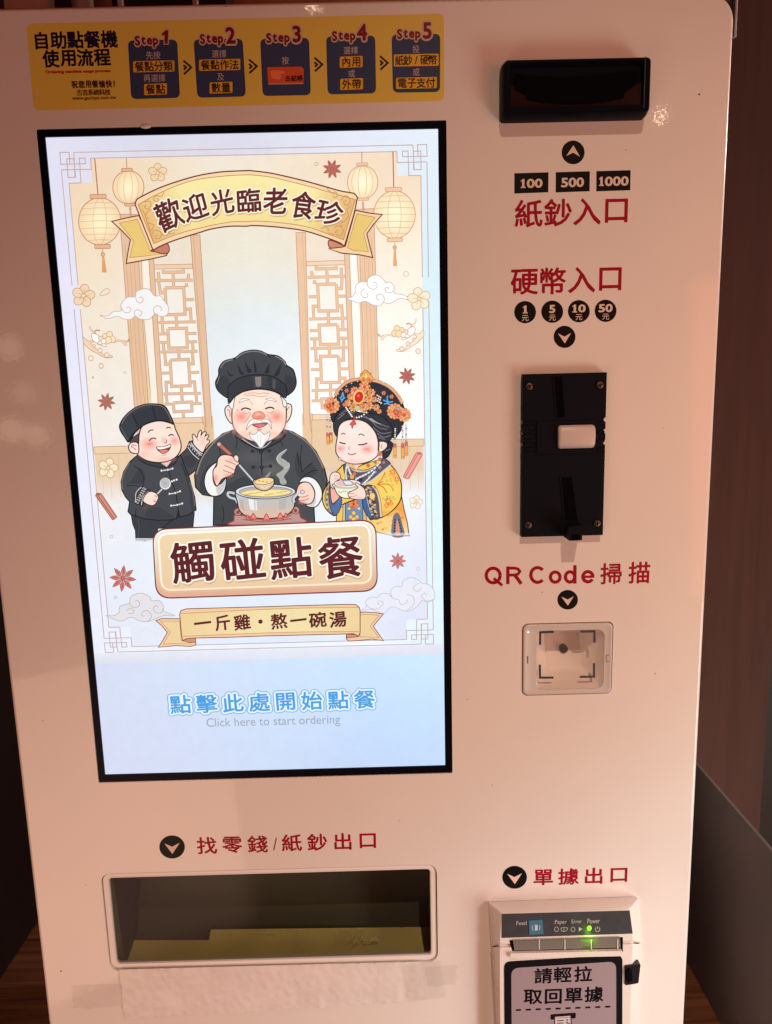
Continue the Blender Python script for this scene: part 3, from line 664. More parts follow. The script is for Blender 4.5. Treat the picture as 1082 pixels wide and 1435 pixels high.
# --- instruction sticker
st = Art(.00006)
def rrp(c, r, n=6):                          # rounded quad in pixels
    out = []
    for i in range(4):
        a, b, e = c[i - 1], c[i], c[(i + 1) % 4]
        def to(p, q_): L = math.hypot(q_[0] - p[0], q_[1] - p[1]); return (p[0] + (q_[0] - p[0]) / L * r, p[1] + (q_[1] - p[1]) / L * r)
        p, q_ = to(b, a), to(b, e)
        for k in range(n + 1):
            t = k / n; out.append(((1 - t) ** 2 * p[0] + 2 * t * (1 - t) * b[0] + t * t * q_[0], (1 - t) ** 2 * p[1] + 2 * t * (1 - t) * b[1] + t * t * q_[1]))
    return out
YEL = (250, 205, 52); NAVY = (58, 68, 104); BRN = (60, 34, 30)
st.poly(rrp([(37, 33.5), (622, 19), (622.5, 141), (47.5, 155)], 9), (228, 206, 92))
sticker = st.build('instruction_sticker', [PRINT, PRINT], K, label='yellow instruction sticker with five navy step cards')
S1 = FR(0, 0, 3.182); S2 = FR(320, 0, 3.182)
a = Art(.00009)
def row(t, fr, x0, y0, x1, y1, w_, h_, col, bold):
    for i, ch in enumerate(t):
        f = i / max(1, len(t) - 1); a.char(ch, *fr(x0 + (x1 - x0) * f, y0 + (y1 - y0) * f), w_, h_, col, bold)
row('自助點餐機', S1, 184, 181, 487, 174, 22.5, 22, (32, 26, 52), .03)
row('使用流程', S1, 227, 262, 456, 255, 22.5, 22, (32, 26, 52), .03)
p0 = S1(202, 314); p1 = S1(494, 326); a.text('Ordering machine usage process', *p0, *p1, (190, 20, 24), .05)
row('祝您用餐愉快', S1, 333, 377, 486, 374, 8.6, 9.5, (70, 50, 30), .035); a.char('!', *S1(510, 373), 9, 10, (70, 50, 30), .035)
row('古吉系統科技', S1, 355, 413, 481, 411, 8, 8, (60, 45, 30), .015)
p0 = S1(322, 432); p1 = S1(520, 446); a.text('www.gucisys.com.tw', *p0, *p1, (60, 45, 30), .01)
a.build('lettering', [PRINT, PRINT], sticker)
cards = [  # frame, card corners, step word box, number centre, [(kind, text, cx, cy, half width, half height)]
 (S1, [(570, 180), (790, 176), (803, 436), (585, 442)], (655, 184), (738, 165), '1', [('w', '先按', 683, 246), ('y', '餐點分類', 686, 296, 92, 25), ('w', '再選擇', 689, 349), ('y', '餐點', 694, 398, 51, 25)]),
 (S1, [(863, 176), (1082, 172), (1097, 430), (880, 436)], (945, 176), (1028, 158), '2', [('w', '選擇', 977, 240), ('y', '餐點作法', 980, 289, 92, 25), ('w', '及', 984, 343), ('y', '數量', 986, 391, 51, 25)]),
 (S2, [(142, 173), (360, 168), (368, 424), (153, 428)], (223, 172), (305, 152), '3', [('w', '按', 254, 270)]),
 (S2, [(436, 162), (655, 158), (659, 416), (443, 421)], (516, 163), (596, 144), '4', [('w', '選擇', 546, 225), ('y', '內用', 548, 276, 51, 25), ('w', '或', 550, 328), ('y', '外帶', 550, 375, 51, 25)]),
 (S2, [(728, 154), (945, 150), (944, 410), (734, 413)], (806, 154), (887, 137), '5', [('w', '投', 837, 219), ('y', '紙鈔/硬幣', 838, 268, 100, 27), ('w', '或', 838, 321), ('y', '電子支付', 839, 370, 91, 25)]),
]
for fr, cn, sw, nb, num, rows in cards:
    a = Art(.00009); a.poly(rrp([fr(*p) for p in cn], 8), NAVY)
    for wd, bo in (((206, 190, 165), .15), ((128, 22, 34), .045)):
        for i, ch in enumerate('Step'):
            X, Y = fr(sw[0] - 42 + i * 27, sw[1] + (4 if ch == 'p' else (2 if ch == 'e' else -2)) - i * 1.0)
            if ch == 'p': Y += 2
            a.char(ch, X, Y, 14.5, 15.5, wd, bo)
        if num != '1': a.char(num, *fr(*nb), 26, 27, wd, bo * .8)
        else:
            g_ = 1.2 if bo > .1 else 0; X, Y = fr(*nb); a.poly([(X - 5 - g_, Y - 4.5 - g_), (X + .5, Y - 9.5 - g_), (X + 4 + g_, Y - 9.5 - g_), (X + 3.4 + g_, Y + 9.5 + g_), (X - 1.4 - g_, Y + 9.5 + g_), (X - 1.1 - g_, Y - 3.2), (X - 4.6 - g_, Y - 1.2 + g_)], wd)
    for r_ in rows:
        if r_[0] == 'w':
            n_ = len(r_[1])
            for i, ch in enumerate(r_[1]): a.char(ch, *fr(r_[2] + (i - (n_ - 1) / 2) * 33, r_[3] - (i - (n_ - 1) / 2) * .7), 10, 10.2, (200, 190, 185), .0)
        else:
            _, t, cx, cy, hw, hh = r_; a.poly(rrp([fr(cx - hw, cy - hh + 2), fr(cx + hw, cy - hh - 2), fr(cx + hw, cy + hh - 2), fr(cx - hw, cy + hh + 2)], 2), (232, 182, 50))
            n_ = len(t); sp_ = (2 * hw - 14) / n_
            for i, ch in enumerate(t): a.char(ch, *fr(cx + (i - (n_ - 1) / 2) * sp_, cy - (i - (n_ - 1) / 2) * .7), min(13, sp_ / 3.05), 13, (38, 30, 36), .02)
    if num == '3':
        a.poly([fr(173, 300), fr(325, 297), fr(337, 308), fr(335, 374), fr(178, 376)], (216, 92, 56))
        a.line([fr(178, 375.5), fr(335, 373)], .6, (230, 200, 170))
        a.poly([fr(188, 320), fr(205, 314), fr(235, 316), fr(250, 318), fr(250, 328), fr(236, 330), fr(232, 352), fr(205, 352), fr(192, 344)], (244, 130, 90), smooth=True)
        row2 = '去結帳'
        for i, ch in enumerate(row2): a.char(ch, *fr(266 + i * 27, 350 - i), 8, 8, (40, 16, 12), .03)
    a.build('step_card', [PRINT, PRINT], sticker)
for fr, cx, cy in ((S1, 836, 300), (S2, 110, 295), (S2, 402, 287), (S2, 694, 280)):
    a = Art(.00009)
    a.line([fr(cx - 18, cy - 30), fr(cx + 17, cy), fr(cx - 16, cy + 31)], 2.6, BRN); a.line([fr(cx - 18, cy - 10), fr(cx - 6, cy), fr(cx - 16, cy + 11)], 2.6, BRN)
    a.build('step_arrow', [PRINT, PRINT], sticker)

# --- printer labels
D = .018
PR = FR(670, 1240, 4.328); LG = (190, 185, 180)
def mark(fn, name):
    a = Art(D + .00034); fn(a); a.build(name, [VINYL, VINYL], prt)
for t, x0, y0, x1, y1 in (('Feed', 233, 221, 294, 243), ('Paper', 467, 214, 537, 243), ('Error', 568, 211, 628, 233), ('Power', 664, 206, 738, 233)):
    mark(lambda a: a.text(t, *PR(x0, y0), *PR(x1, y1), LG, .0), 'control_lettering')
for x in (476, 576): mark(lambda a: a.ell(*PR(x, 270), 2.7, 3.2, None, line=LG, lw=.8), 'lamp_ring')
def go(a): a.line([PR(503, 262), PR(520, 258), PR(544, 262), PR(540, 274), PR(525, 284), PR(506, 280)], .8, LG, closed=True); a.line([PR(522, 260), PR(520, 282)], .8, LG)
mark(go, 'paper_symbol')
mark(lambda a: a.poly([PR(611, 256), PR(622, 262), PR(634, 268), PR(622, 276), PR(612, 284)], LG), 'error_symbol')
def go(a): a.line([PR(x, y) for x, y in ((716, 258), (711, 270), (716, 281), (725, 284), (735, 280), (739, 269), (734, 258))], .9, LG, smooth=True); a.line([PR(725, 252), PR(725, 268)], .9, LG)
mark(go, 'power_symbol')
a = Art(D + .00094)
a.line([PR(332, 246), PR(328, 262), PR(336, 278)], 1, (190, 205, 215)); a.poly([PR(345, 242), PR(362, 244), PR(362, 276), PR(345, 278)], (190, 205, 215)); a.line([PR(372, 246), PR(376, 262), PR(370, 276)], 1, (190, 205, 215))
a.build('button_mark', [VINYL, VINYL], prt)
a = Art(D + .00042)
a.poly(rrp([(716.5, 1357), (863.5, 1347.5), (864, 1545), (718, 1545)], 11), (156, 140, 148))
for t, cx, cy, w_, h_ in (('請', 761.5, 1367.5, 30, 29), ('輕', 788.5, 1366, 30, 29.5), ('拉', 817.5, 1365, 30, 29.5), ('取', 747, 1397, 31, 29.5), ('回', 775.5, 1396.5, 31, 29.5), ('單', 804, 1395, 31, 29.5), ('據', 832.5, 1393.5, 31, 29.5)):
    a.char(t, cx, cy, w_, h_, (10, 10, 12), .024)
for i in range(10):
    x = 723 + i * 13.9; y = 1415.6 - i * .52; a.line([(x, y), (x + 7.2, y - .27)], 3.2, (10, 10, 12))
a.poly(rrp([(771.5, 1421.5), (807, 1419), (807, 1427), (771.5, 1429)], 2), (22, 20, 24))
a.poly([(777, 1424.5), (800, 1422.8), (802, 1460), (779, 1462)], (200, 190, 195), (22, 20, 24), 1.6)
for k in range(8): a.line([(779 + k * 2.7, 1426.6 - k * .15), (780.2 + k * 2.7, 1426.5 - k * .15)], 1.4, (22, 20, 24))
for k in range(4): a.line([(781, 1430.4 + k * 3.6), (790, 1429.9 + k * 3.6)], 1.5, (22, 20, 24))
for k in range(3): a.line([(793.5, 1429.5 + k * 3.2), (796.5, 1429.3 + k * 3.2)], 1.8, (22, 20, 24))
a.ell(797, 1440, 6, 6, (22, 20, 24)); a.ell(797, 1440.5, 3.6, 3.6, (200, 190, 195))
a.build('sign_face', [VINYL, VINYL], prt)
# ------------------------------------------------------------------ the picture on the screen (it is flat and lit)
SD = -.0021
A_, B_, C_, D_, E_, F_, G_, H_, I_, J_, K_ = FR(160, 550, 6.833), FR(270, 480, 5.695), FR(270, 600, 5.695), FR(440, 510, 7.213), FR(440, 630, 7.213), FR(190, 340, 5.517), FR(70, 190, 6.836), FR(180, 240, 6.011), FR(350, 240, 5.41), FR(90, 440, 9.017), FR(480, 370, 7.462)
L_, M_ = FR(210, 730, 6.365), FR(370, 730, 6.365)
Z1, Z2, Z3, Z4, Z5, Z6 = FR(40, 170, 3.607), FR(340, 170, 3.607), FR(90, 440, 3.607), FR(350, 440, 3.607), FR(120, 700, 4.007), FR(370, 700, 4.007)
def T(fr, *pts): return [fr(*p) for p in pts]
def art(): return Art(SD, 5e-7, True)
def fig():                                   # the drawn figures have a bolder ink line
    a = art(); a.k = 1.32; return a
def done(a, name, **k): return a.build(name, SCR, screen, **k)
def mixc(a, b, t): return tuple(x * (1 - t) + y * t for x, y in zip(a, b))
def table(tab, u, v):                        # bilinear look-up, u right, v down
    r_ = len(tab) - 1; c_ = len(tab[0]) - 1; u = min(max(u, 0), 1) * c_; v = min(max(v, 0), 1) * r_; i = min(int(u), c_ - 1); j = min(int(v), r_ - 1)
    return mixc(mixc(tab[j][i], tab[j][i + 1], u - i), mixc(tab[j + 1][i], tab[j + 1][i + 1], u - i), v - j)
def sheet(a, X0, X1, Y0, Y1, tab, nu=24, nv=40):
    pts = [(X0 + (X1 - X0) * i / nu, Y1 + (Y0 - Y1) * j / nv) for j in range(nv + 1) for i in range(nu + 1)]
    cols = [table(tab, i / nu, j / nv) for j in range(nv + 1) for i in range(nu + 1)]
    a.raw(pts, [(j * (nu + 1) + i, j * (nu + 1) + i + 1, (j + 1) * (nu + 1) + i + 1, (j + 1) * (nu + 1) + i) for j in range(nv) for i in range(nu)], cols)
a = art()
sheet(a, ax0, ax1, ay0, ay1, [
    [(222, 221, 238), (214, 214, 230), (216, 216, 230), (226, 230, 242), (228, 236, 246)],
    [(228, 226, 244), (232, 228, 238), (236, 232, 236), (236, 238, 246), (216, 238, 248)],
    [(232, 232, 248), (238, 236, 240), (240, 240, 245), (244, 248, 252), (220, 244, 252)],
    [(232, 234, 250), (238, 240, 248), (236, 243, 252), (244, 250, 254), (224, 246, 253)],
    [(234, 236, 250), (236, 240, 250), (232, 240, 252), (240, 246, 254), (226, 240, 252)],
    [(230, 232, 244), (230, 234, 246), (226, 236, 250), (230, 236, 250), (224, 230, 248)]])
# below the poster: the pale blue start area
p0 = P(134, 933); p1 = P(617, 917); yb = (p0[1] + p1[1]) / 2
sheet(a, ax0, ax1, ay0, yb, [
    [(213, 220, 242), (212, 224, 246), (206, 226, 250), (204, 228, 252), (206, 232, 254)],
    [(212, 219, 241), (211, 221, 245), (206, 223, 248), (200, 222, 253), (198, 224, 255)],
    [(211, 217, 241), (211, 219, 243), (205, 219, 244), (196, 214, 246), (196, 218, 252)]], 24, 14)
sheet(a, ax0, ax1, yb + .00002, P(400, 910)[1], [[(228, 230, 242), (228, 232, 244), (230, 234, 246), (232, 232, 246), (228, 230, 246)], [(220, 222, 230), (222, 224, 232), (224, 228, 238), (222, 224, 236), (220, 224, 240)]], 12, 4)
done(a, 'screen_background')

# frame of the poster: two thin lines and a knot in each corner
a = art(); LC = (196, 164, 152); LC2 = (196, 172, 168)
cr_tl, cr_tr, cr_br, cr_bl = P(84, 213, SD), P(598, 202, SD), P(607.3, 902.3, SD), P(148, 915.3, SD)
def kn(x, y): p = P(*G_(x, y), SD); return (p[0] - cr_tl[0], p[1] - cr_tl[1])
c0 = (cr_tl[0] + cr_bl[0]) / 2; c1 = (cr_tr[0] + cr_br[0]) / 2; c2 = (cr_tl[1] + cr_tr[1]) / 2; c3 = (cr_bl[1] + cr_br[1]) / 2
gi = kn(182, 456); go_ = kn(110, 328); gt = kn(228, 160); gt2 = kn(388, 216)
fx = (P(*Z1(225, 830), SD)[1], P(*Z1(232, 950), SD)[1])
# warm paper inside the inner line
IX0, IX1, IY1, IY0 = c0 + gi[0], c1 - gi[0], c2 + gt2[1], c3 - gt2[1]
tab = [[(238, 212, 182), (238, 218, 190), (238, 228, 212), (240, 226, 206), (243, 222, 196), (244, 220, 194)],
       [(240, 219, 192), (240, 224, 202), (238, 230, 216), (240, 234, 220), (248, 234, 214), (250, 236, 216)],
       [(240, 227, 208), (242, 230, 214), (236, 234, 226), (240, 242, 240), (252, 246, 236), (253, 246, 234)],
       [(240, 230, 218), (242, 234, 226), (236, 240, 240), (238, 246, 250), (253, 252, 248), (253, 250, 244)],
       [(240, 232, 224), (240, 236, 232), (234, 240, 246), (236, 246, 254), (250, 252, 252), (250, 250, 250)],
       [(238, 236, 238), (236, 238, 244), (230, 238, 250), (234, 242, 253), (244, 248, 253), (240, 243, 251)],
       [(232, 235, 246), (232, 237, 248), (228, 238, 252), (230, 238, 252), (236, 241, 253), (228, 232, 249)],
       [(228, 231, 243), (228, 233, 245), (225, 234, 248), (225, 233, 248), (229, 234, 248), (223, 227, 245)]]
hx = gt2[0] - gi[0]; hy = -(gi[1] - gt2[1])
sheet(a, IX0, IX1, IY0 + hy, IY1 - hy, tab, 24, 44); 
sheet(a, IX0 + hx, IX1 - hx, IY1 - hy, IY1, [tab[0], tab[0]], 24, 2); sheet(a, IX0 + hx, IX1 - hx, IY0, IY0 + hy, [tab[-1], tab[-1]], 24, 2)
LW = 1.25 * PXM
for sx, sy, cx, cy in ((1, 1, c0, c2), (-1, 1, c1, c2), (-1, -1, c1, c3), (1, -1, c0, c3)):
    col = LC if (sx, sy) == (1, 1) else LC2
    def mk(*pts): return [(cx + sx * kn(*p)[0], cy + sy * kn(*p)[1]) for p in pts]
    for pts, cl in (((95, 160), (184, 160), (190, 272), (103, 274)), True), (((160, 222), (228, 220), (246, 398), (174, 400)), True), (((280, 216), (335, 215), (340, 268), (286, 270)), True), (((103, 274), (338, 268)), False), (((228, 160), (240, 398)), False), (((288, 325), (298, 452), (182, 456)), False), (((286, 270), (290, 325)), False), (((110, 328), (398, 322), (388, 216)), False):
        a.stroke_m(mk(*pts), LW, col, cl)
for ya, yo in ((c2 + gt[1], None), (c3 - gt[1], None)): a.stroke_m([(c0 + gt[0], ya), (c1 - gt[0], ya)], LW, LC2)
for ya in (IY1, IY0): a.stroke_m([(c0 + gt2[0], ya), (c1 - gt2[0], ya)], LW, LC2)
for X, Yt, Yb in ((c0 + go_[0], c2 + go_[1], c3 - go_[1]), (c1 - go_[0], c2 + go_[1], c3 - go_[1]), (IX0, c2 + gi[1], c3 - gi[1]), (IX1, c2 + gi[1], c3 - gi[1])):
    a.stroke_m([(X, Yt), (X, fx[0])], LW, LC2); a.stroke_m([(X, fx[1]), (X, Yb)], LW, LC2)
done(a, 'poster_border')

# palace doors: posts, lattice, panelling; the right half mirrors the left
WD, WDL, WDD, OUT = (228, 190, 156), (236, 204, 172), (206, 160, 124), (188, 138, 110)
Xm = (P(*F_(95, 130), SD)[0] + P(*Z2(545, 680), SD)[0]) / 2
a = art(); p = [P(*q_, SD) for q_ in (Z1(870, 540), Z2(275, 540), Z4(290, 740), Z3(750, 740))]
xl, xr_ = (p[0][0] + p[3][0]) / 2, (p[1][0] + p[2][0]) / 2
sheet(a, xl, xr_, P(350, 742)[1], P(350, 250)[1], [[(238, 226, 204)] * 3, [(234, 226, 208), (236, 230, 214), (236, 228, 210)], [(226, 232, 232), (228, 236, 240), (232, 238, 240)], [(234, 239, 244), (241, 245, 248), (245, 248, 250)], [(236, 242, 248), (244, 248, 252), (249, 251, 254)], [(234, 241, 250), (242, 247, 253), (247, 250, 254)]], 8, 24)
done(a, 'door_opening')
for side in (0, 1):
    a = art()
    if side: a.xf = lambda p: (2 * Xm - p[0], p[1])
    wd, wl, dd, ou = (WD, WDL, WDD, OUT) if not side else ((236, 198, 164), (244, 214, 184), (220, 172, 136), (200, 148, 116))
    # wall panelling left of the post, fading out downwards
    t0 = Z3(150, 670); t1 = Z3(350, 664); b1_ = Z3(385, 960); b0_ = Z3(172, 960); m0, m1 = Z3(163, 820), Z3(372, 820)
    pl_ = (232, 202, 166)
    for k, (q4, c4, al) in enumerate((([t0, t1, m1, m0], [pl_] * 4, [1, 1, .85, .85]), ([m0, m1, b1_, b0_], [pl_] * 4, [.85, .85, 0, 0]))):
        a.raw(a.pl(q4), [(0, 1, 2, 3)], c4, al)
    for xx in (195, 236, 280, 322): a.line(T(Z3, (xx - 8, 705), (xx + 6, 930)), .7, (206, 170, 134), alpha=.6)
    a.poly(T(Z3, (148, 672), (352, 666), (356, 702), (152, 708)), (236, 206, 172), ou, .8)
    # lower panels of the door leaf
    t0, t1, b1_, b0_ = Z3(500, 520), Z3(752, 515), Z3(790, 985), Z3(545, 985); m0, m1 = Z3(520, 800), Z3(772, 800)
    for q4, al in (([t0, t1, m1, m0], [1, 1, .95, .95]), ([m0, m1, b1_, b0_], [.95, .95, 0, 0])): a.raw(a.pl(q4), [(0, 1, 2, 3)], [(234, 202, 164)] * 4, al)
    a.line(T(Z3, (560, 552), (705, 548), (738, 860)), .9, ou)
    # post
    a.poly(T(Z1, (460, 470), (554, 470)) + T(Z3, (400, 25), (447, 560), (362, 565)), wd, ou, .9)
    a.poly(T(Z1, (540, 470), (560, 470)) + T(Z3, (402, 25), (452, 560), (432, 560)), wl, ou, .8)
    for k, xx in enumerate((480, 500, 520)): a.line(T(Z1, (xx + 8, 620)) + T(Z3, (345 + k * 19, 200), (380 + k * 19, 560)), .7, dd)
    q4 = T(Z3, (362, 560), (452, 560), (470, 800), (382, 800)); a.raw(a.pl(q4), [(0, 1, 2, 3)], [wd] * 4, [1, 1, 0, 0])
    # pale gap, then the lattice leaf
    a.poly(T(Z1, (566, 560), (605, 560)) + T(F_, (182, 1290), (125, 1290)), (244, 236, 222) if not side else (254, 250, 242))
    a.poly(T(F_, (138, 172), (440, 165), (515, 1385), (225, 1390)), [(240, 230, 216), (238, 228, 212), (250, 250, 252), (248, 246, 244)] if not side else [(246, 238, 226), (246, 236, 222), (255, 255, 255), (255, 252, 250)])
    a.poly(T(F_, (128, -60), (430, -60), (436, 170), (138, 172)), (236, 222, 204) if not side else (242, 226, 206))
    rods = [[(150, 293), (444, 290)], [(176, 618), (468, 612)], [(193, 846), (480, 840)], [(215, 1170), (505, 1165)], [(222, 1250), (290, 1248)], [(437, 1246), (512, 1244)],
            [(228, 350), (372, 347), (383, 553), (240, 558), (228, 350)], [(250, 665), (394, 662), (400, 812), (258, 816), (250, 665)], [(268, 908), (408, 903), (422, 1106), (280, 1112), (268, 908)], [(292, 1238), (433, 1232), (437, 1302), (298, 1308), (292, 1238)],
            [(290, 228), (294, 345)], [(312, 560), (320, 660)], [(332, 805), (337, 905)], [(352, 1108), (362, 1235)], [(368, 1305), (371, 1365)],
            [(183, 707), (250, 705)], [(396, 703), (472, 701)], [(188, 772), (258, 770)], [(400, 768), (476, 765)], [(203, 1010), (275, 1007)], [(418, 1006), (493, 1002)], [(380, 442), (452, 439)], [(160, 447), (235, 446)],
            [(178, 305), (192, 388), (232, 386)], [(392, 515), (424, 514), (430, 608)], [(240, 520), (204, 522), (206, 612)], [(206, 622), (213, 703)], [(226, 855), (234, 942), (272, 940)], [(440, 850), (446, 936), (412, 938)], [(240, 1165), (236, 1080), (282, 1078)], [(462, 1160), (456, 1076), (420, 1078)],
            [(412, 240), (405, 285)], [(176, 225), (182, 285)], [(213, 210), (216, 230), (370, 226), (368, 204)], [(236, 1180), (245, 1240)], [(468, 1172), (474, 1240)], [(215, 780), (220, 842)], [(440, 775), (446, 838)], [(392, 312), (397, 345)]]
    for wdt, cc in ((4.3, ou), (3.1, wd)):
        for r_ in rods: a.line(T(F_, *r_), wdt * (1 if len(r_) != 2 or abs(r_[0][1] - r_[1][1]) > 20 else .92), cc)
    a.poly(T(F_, (136, 172), (440, 166), (443, 200), (140, 205)), wl, ou, .8)
    a.poly(T(F_, (228, 1358), (516, 1350), (520, 1392), (230, 1398)), wl, ou, .8)
    a.poly(T(F_, (90, -60), (128, -60), (226, 1420), (185, 1420)), wd, ou, .9)
    a.poly(T(F_, (424, -60), (498, -60), (592, 1430)) + T(Z3, (712, 640)) + T(F_, (542, 1430)), wd, ou, .9)
    a.line(T(F_, (448, -60), (470, 300), (548, 1430)), .7, dd)
    q4 = [F_(542, 1428), F_(592, 1428)] + T(Z3, (778, 980), (730, 980)); a.raw(a.pl(q4), [(0, 1, 2, 3)], [wd] * 4, [1, 1, 0, 0])
    q4 = [F_(185, 1420), F_(226, 1420)] + T(Z3, (530, 980), (500, 980)); a.raw(a.pl(q4), [(0, 1, 2, 3)], [wd] * 4, [1, 1, 0, 0])
    done(a, 'lattice_door')

# lanterns
def lantern(fr, cx, cy, rx_, ry_, capt, capb, st, tas, big, pale):
    a = art(); s = 1.0
    lo = (190, 130, 100) if not pale else (206, 160, 124); ed = (244, 212, 172) if not pale else (250, 224, 184); ce = (252, 238, 200) if not pale else (255, 246, 212)
    a.line(T(fr, *st), 1.5 if big else .9, (176, 110, 88))
    X, Y = fr(cx, cy); sc = 1 / (fr(1, 0)[0] - fr(0, 0)[0]); ea, eb = rx_ / sc, ry_ / sc
    a.ell(X, Y, ea, eb, ce, ed, lo, 1.1, n=48)
    a.ell(X + ea * .1, Y + eb * .05, ea * .62, eb * .7, ce, alpha=(.9, 0.0))
    for k in ((-.32, .32) if big else (-.72, -.3, .26, .68)):
        a.line([(X + k * ea * math.cos(t) + (1 if k > 0 else -1) * 0, Y + eb * .98 * math.sin(t)) for t in (math.pi * (j / 12 - .5) for j in range(13))], .7, (214, 178, 140), True)
    if big:
        for v_ in (-.78, -.55, -.28, 0, .3, .56, .8):
            h = math.sqrt(1 - v_ * v_) * ea; a.line([(X - h, Y + v_ * eb + .6), (X, Y + v_ * eb - .8), (X + h, Y + v_ * eb - .2)], .7, (214, 178, 140), True)
    for c in (capt, capb):
        (x0, y0), (x1, y1) = c; a.poly(rrp(T(fr, (x0, y0 + 3), (x1, y0), (x1 + 2, y1 - 3), (x0 + 2, y1)), 1.5), (230, 178, 142) if not pale else (244, 200, 164), lo, .9)
    (x0, y0), (x1, y1) = tas; a.line(T(fr, (x0, y0), (x0 + (x1 - x0) * .2, y0 + (y1 - y0) * .2)), 1, lo)
    hx_, hy_ = x0 + (x1 - x0) * .2, y0 + (y1 - y0) * .22
    for k in range(5 if big else 3):
        o = (k - (2 if big else 1)) * (x1 - x0 + 40) * .16 * sc / 6.8; a.line(T(fr, (hx_ + o * .3, hy_), (x1 + o, y1)), 1.3, (232, 170, 112) if big else (226, 160, 136))
        a.line(T(fr, (hx_ + o * .3 + .5, hy_), (x1 + o + 3, y1)), .4, (196, 130, 90))
    a.ell(*fr(hx_, hy_), 2.6 if big else 1.2, 2.8 if big else 2, (232, 178, 130), line=lo, lw=.8, n=16)
    done(a, 'lantern')
lantern(G_, 752, 495, 149, 160, ((685, 313), (790, 345)), ((715, 648), (820, 677)), ((732, 215), (738, 312)), ((768, 680), (776, 775)), False, False)
lantern(G_, 478, 822, 202, 226, ((384, 562), (538, 605)), ((428, 1042), (578, 1084)), ((430, 222), (460, 562)), ((504, 1088), (522, 1312)), True, False)
lantern(Z2, 607, 308, 77, 84, ((575, 209), (632, 225)), ((578, 386), (637, 401)), ((603, 155), (603, 209)), ((608, 402), (610, 452)), False, True)
lantern(Z2, 768, 472, 105, 120, ((721, 333), (804, 356)), ((730, 588), (807, 610)), ((760, 153), (764, 333)), ((769, 611), (770, 732)), True, True)

# clouds
def cloud(fr, out, curls, fill, line):
    a = art(); a.poly(T(fr, *out), fill, line, .9, True)
    for c in curls: a.line(T(fr, *c), .9, line, True)
    done(a, 'cloud')
cloud(Z1, [(362, 980), (400, 984), (430, 962), (468, 957), (468, 925), (500, 890), (540, 886), (545, 862), (575, 848), (610, 850), (638, 882), (665, 882), (684, 905), (708, 940), (700, 978), (665, 986), (640, 972), (612, 1000), (565, 1000), (540, 985), (515, 1002), (478, 998), (450, 985), (400, 996)],
      [[(542, 890), (548, 910), (565, 918), (580, 905), (572, 888), (560, 892)], [(468, 940), (485, 965), (510, 965), (518, 948), (505, 938), (495, 945)], [(640, 975), (632, 950), (650, 932), (672, 942), (668, 958)], [(540, 985), (535, 965), (550, 952), (570, 962), (572, 975), (560, 985)]], (243, 240, 240), (196, 168, 158))
cloud(K_, [(45, 360), (90, 348), (112, 330), (135, 292), (132, 250), (170, 195), (215, 185), (258, 188), (270, 150), (330, 115), (390, 128), (440, 178), (450, 198), (500, 190), (540, 235), (538, 285), (558, 312), (620, 318), (690, 352), (690, 376), (640, 362), (590, 362), (540, 390), (480, 415), (430, 402), (390, 435), (320, 430), (240, 388), (175, 407), (110, 388)],
      [[(258, 190), (270, 240), (320, 265), (358, 245), (360, 205), (335, 192), (318, 202)], [(445, 265), (455, 290), (490, 302), (535, 285)], [(442, 268), (455, 245), (480, 248), (478, 265)], [(235, 258), (200, 280), (195, 320), (225, 352), (260, 345), (265, 318), (245, 305)], [(430, 402), (438, 360), (415, 318), (375, 318), (352, 345), (368, 375), (390, 370)]], (255, 254, 252), (198, 176, 168))
cloud(Z5, [(115, 652), (160, 652), (188, 632), (195, 598), (245, 582), (255, 545), (310, 525), (360, 545), (372, 568), (415, 568), (440, 605), (435, 625), (500, 652), (440, 652), (395, 668), (350, 685), (300, 680), (255, 660), (205, 682), (160, 672)],
      [[(248, 580), (260, 602), (290, 604), (304, 585), (292, 565), (276, 575)], [(440, 610), (425, 635), (395, 635), (380, 612), (395, 595), (408, 605)], [(350, 685), (370, 655), (350, 625), (322, 630), (315, 650), (330, 655)], [(228, 625), (250, 612), (270, 622), (265, 640), (240, 640)]], (226, 224, 228), (186, 170, 162))
cloud(Z6, [(540, 630), (575, 600), (570, 575), (600, 548), (635, 550), (660, 528), (700, 530), (715, 548), (712, 510), (740, 488), (772, 488), (785, 455), (830, 438), (870, 455), (885, 470), (930, 480), (958, 520), (955, 560), (920, 575), (885, 568), (860, 600), (800, 628), (720, 602), (670, 640), (600, 615)],
      [[(575, 590), (600, 612), (640, 612), (670, 585), (655, 568), (638, 580), (648, 592)], [(712, 530), (725, 555), (755, 562), (770, 590), (800, 580), (805, 560)], [(870, 470), (845, 485), (840, 505), (865, 515), (885, 495)], [(955, 560), (915, 570), (885, 545), (900, 525), (915, 540)], [(800, 625), (840, 590), (838, 545), (800, 532)]], (233, 234, 246), (196, 186, 188))

# blossoms, twigs, petals
def blossom(cx, cy, r_, fill, line, ph=-90, cen=(250, 226, 180)):
    a = art()
    for k in range(5):
        t = math.radians(ph + 72 * k); x, y = cx + math.cos(t) * r_ * .56, cy + math.sin(t) * r_ * .56
        a.ell(x, y, r_ * .46, r_ * .40, fill, line=line, lw=.9, rot=t, n=20); a.line([(cx + math.cos(t) * r_ * .2, cy + math.sin(t) * r_ * .2), (x, y)], .6, line)
    a.ell(cx, cy, r_ * .17, r_ * .17, cen, line=line, lw=.8, n=14); done(a, 'blossom')
blossom(221, 242, 13, (240, 212, 172), (196, 150, 112)); blossom(117, 414.5, 16, (240, 212, 178), (192, 144, 112), -80)
blossom(587.5, 419, 16, (253, 236, 208), (206, 166, 132), -100); blossom(151.5, 656, 14, (248, 232, 200), (190, 150, 118), -75); blossom(583, 704, 9.5, (252, 240, 224), (220, 182, 150), -80)
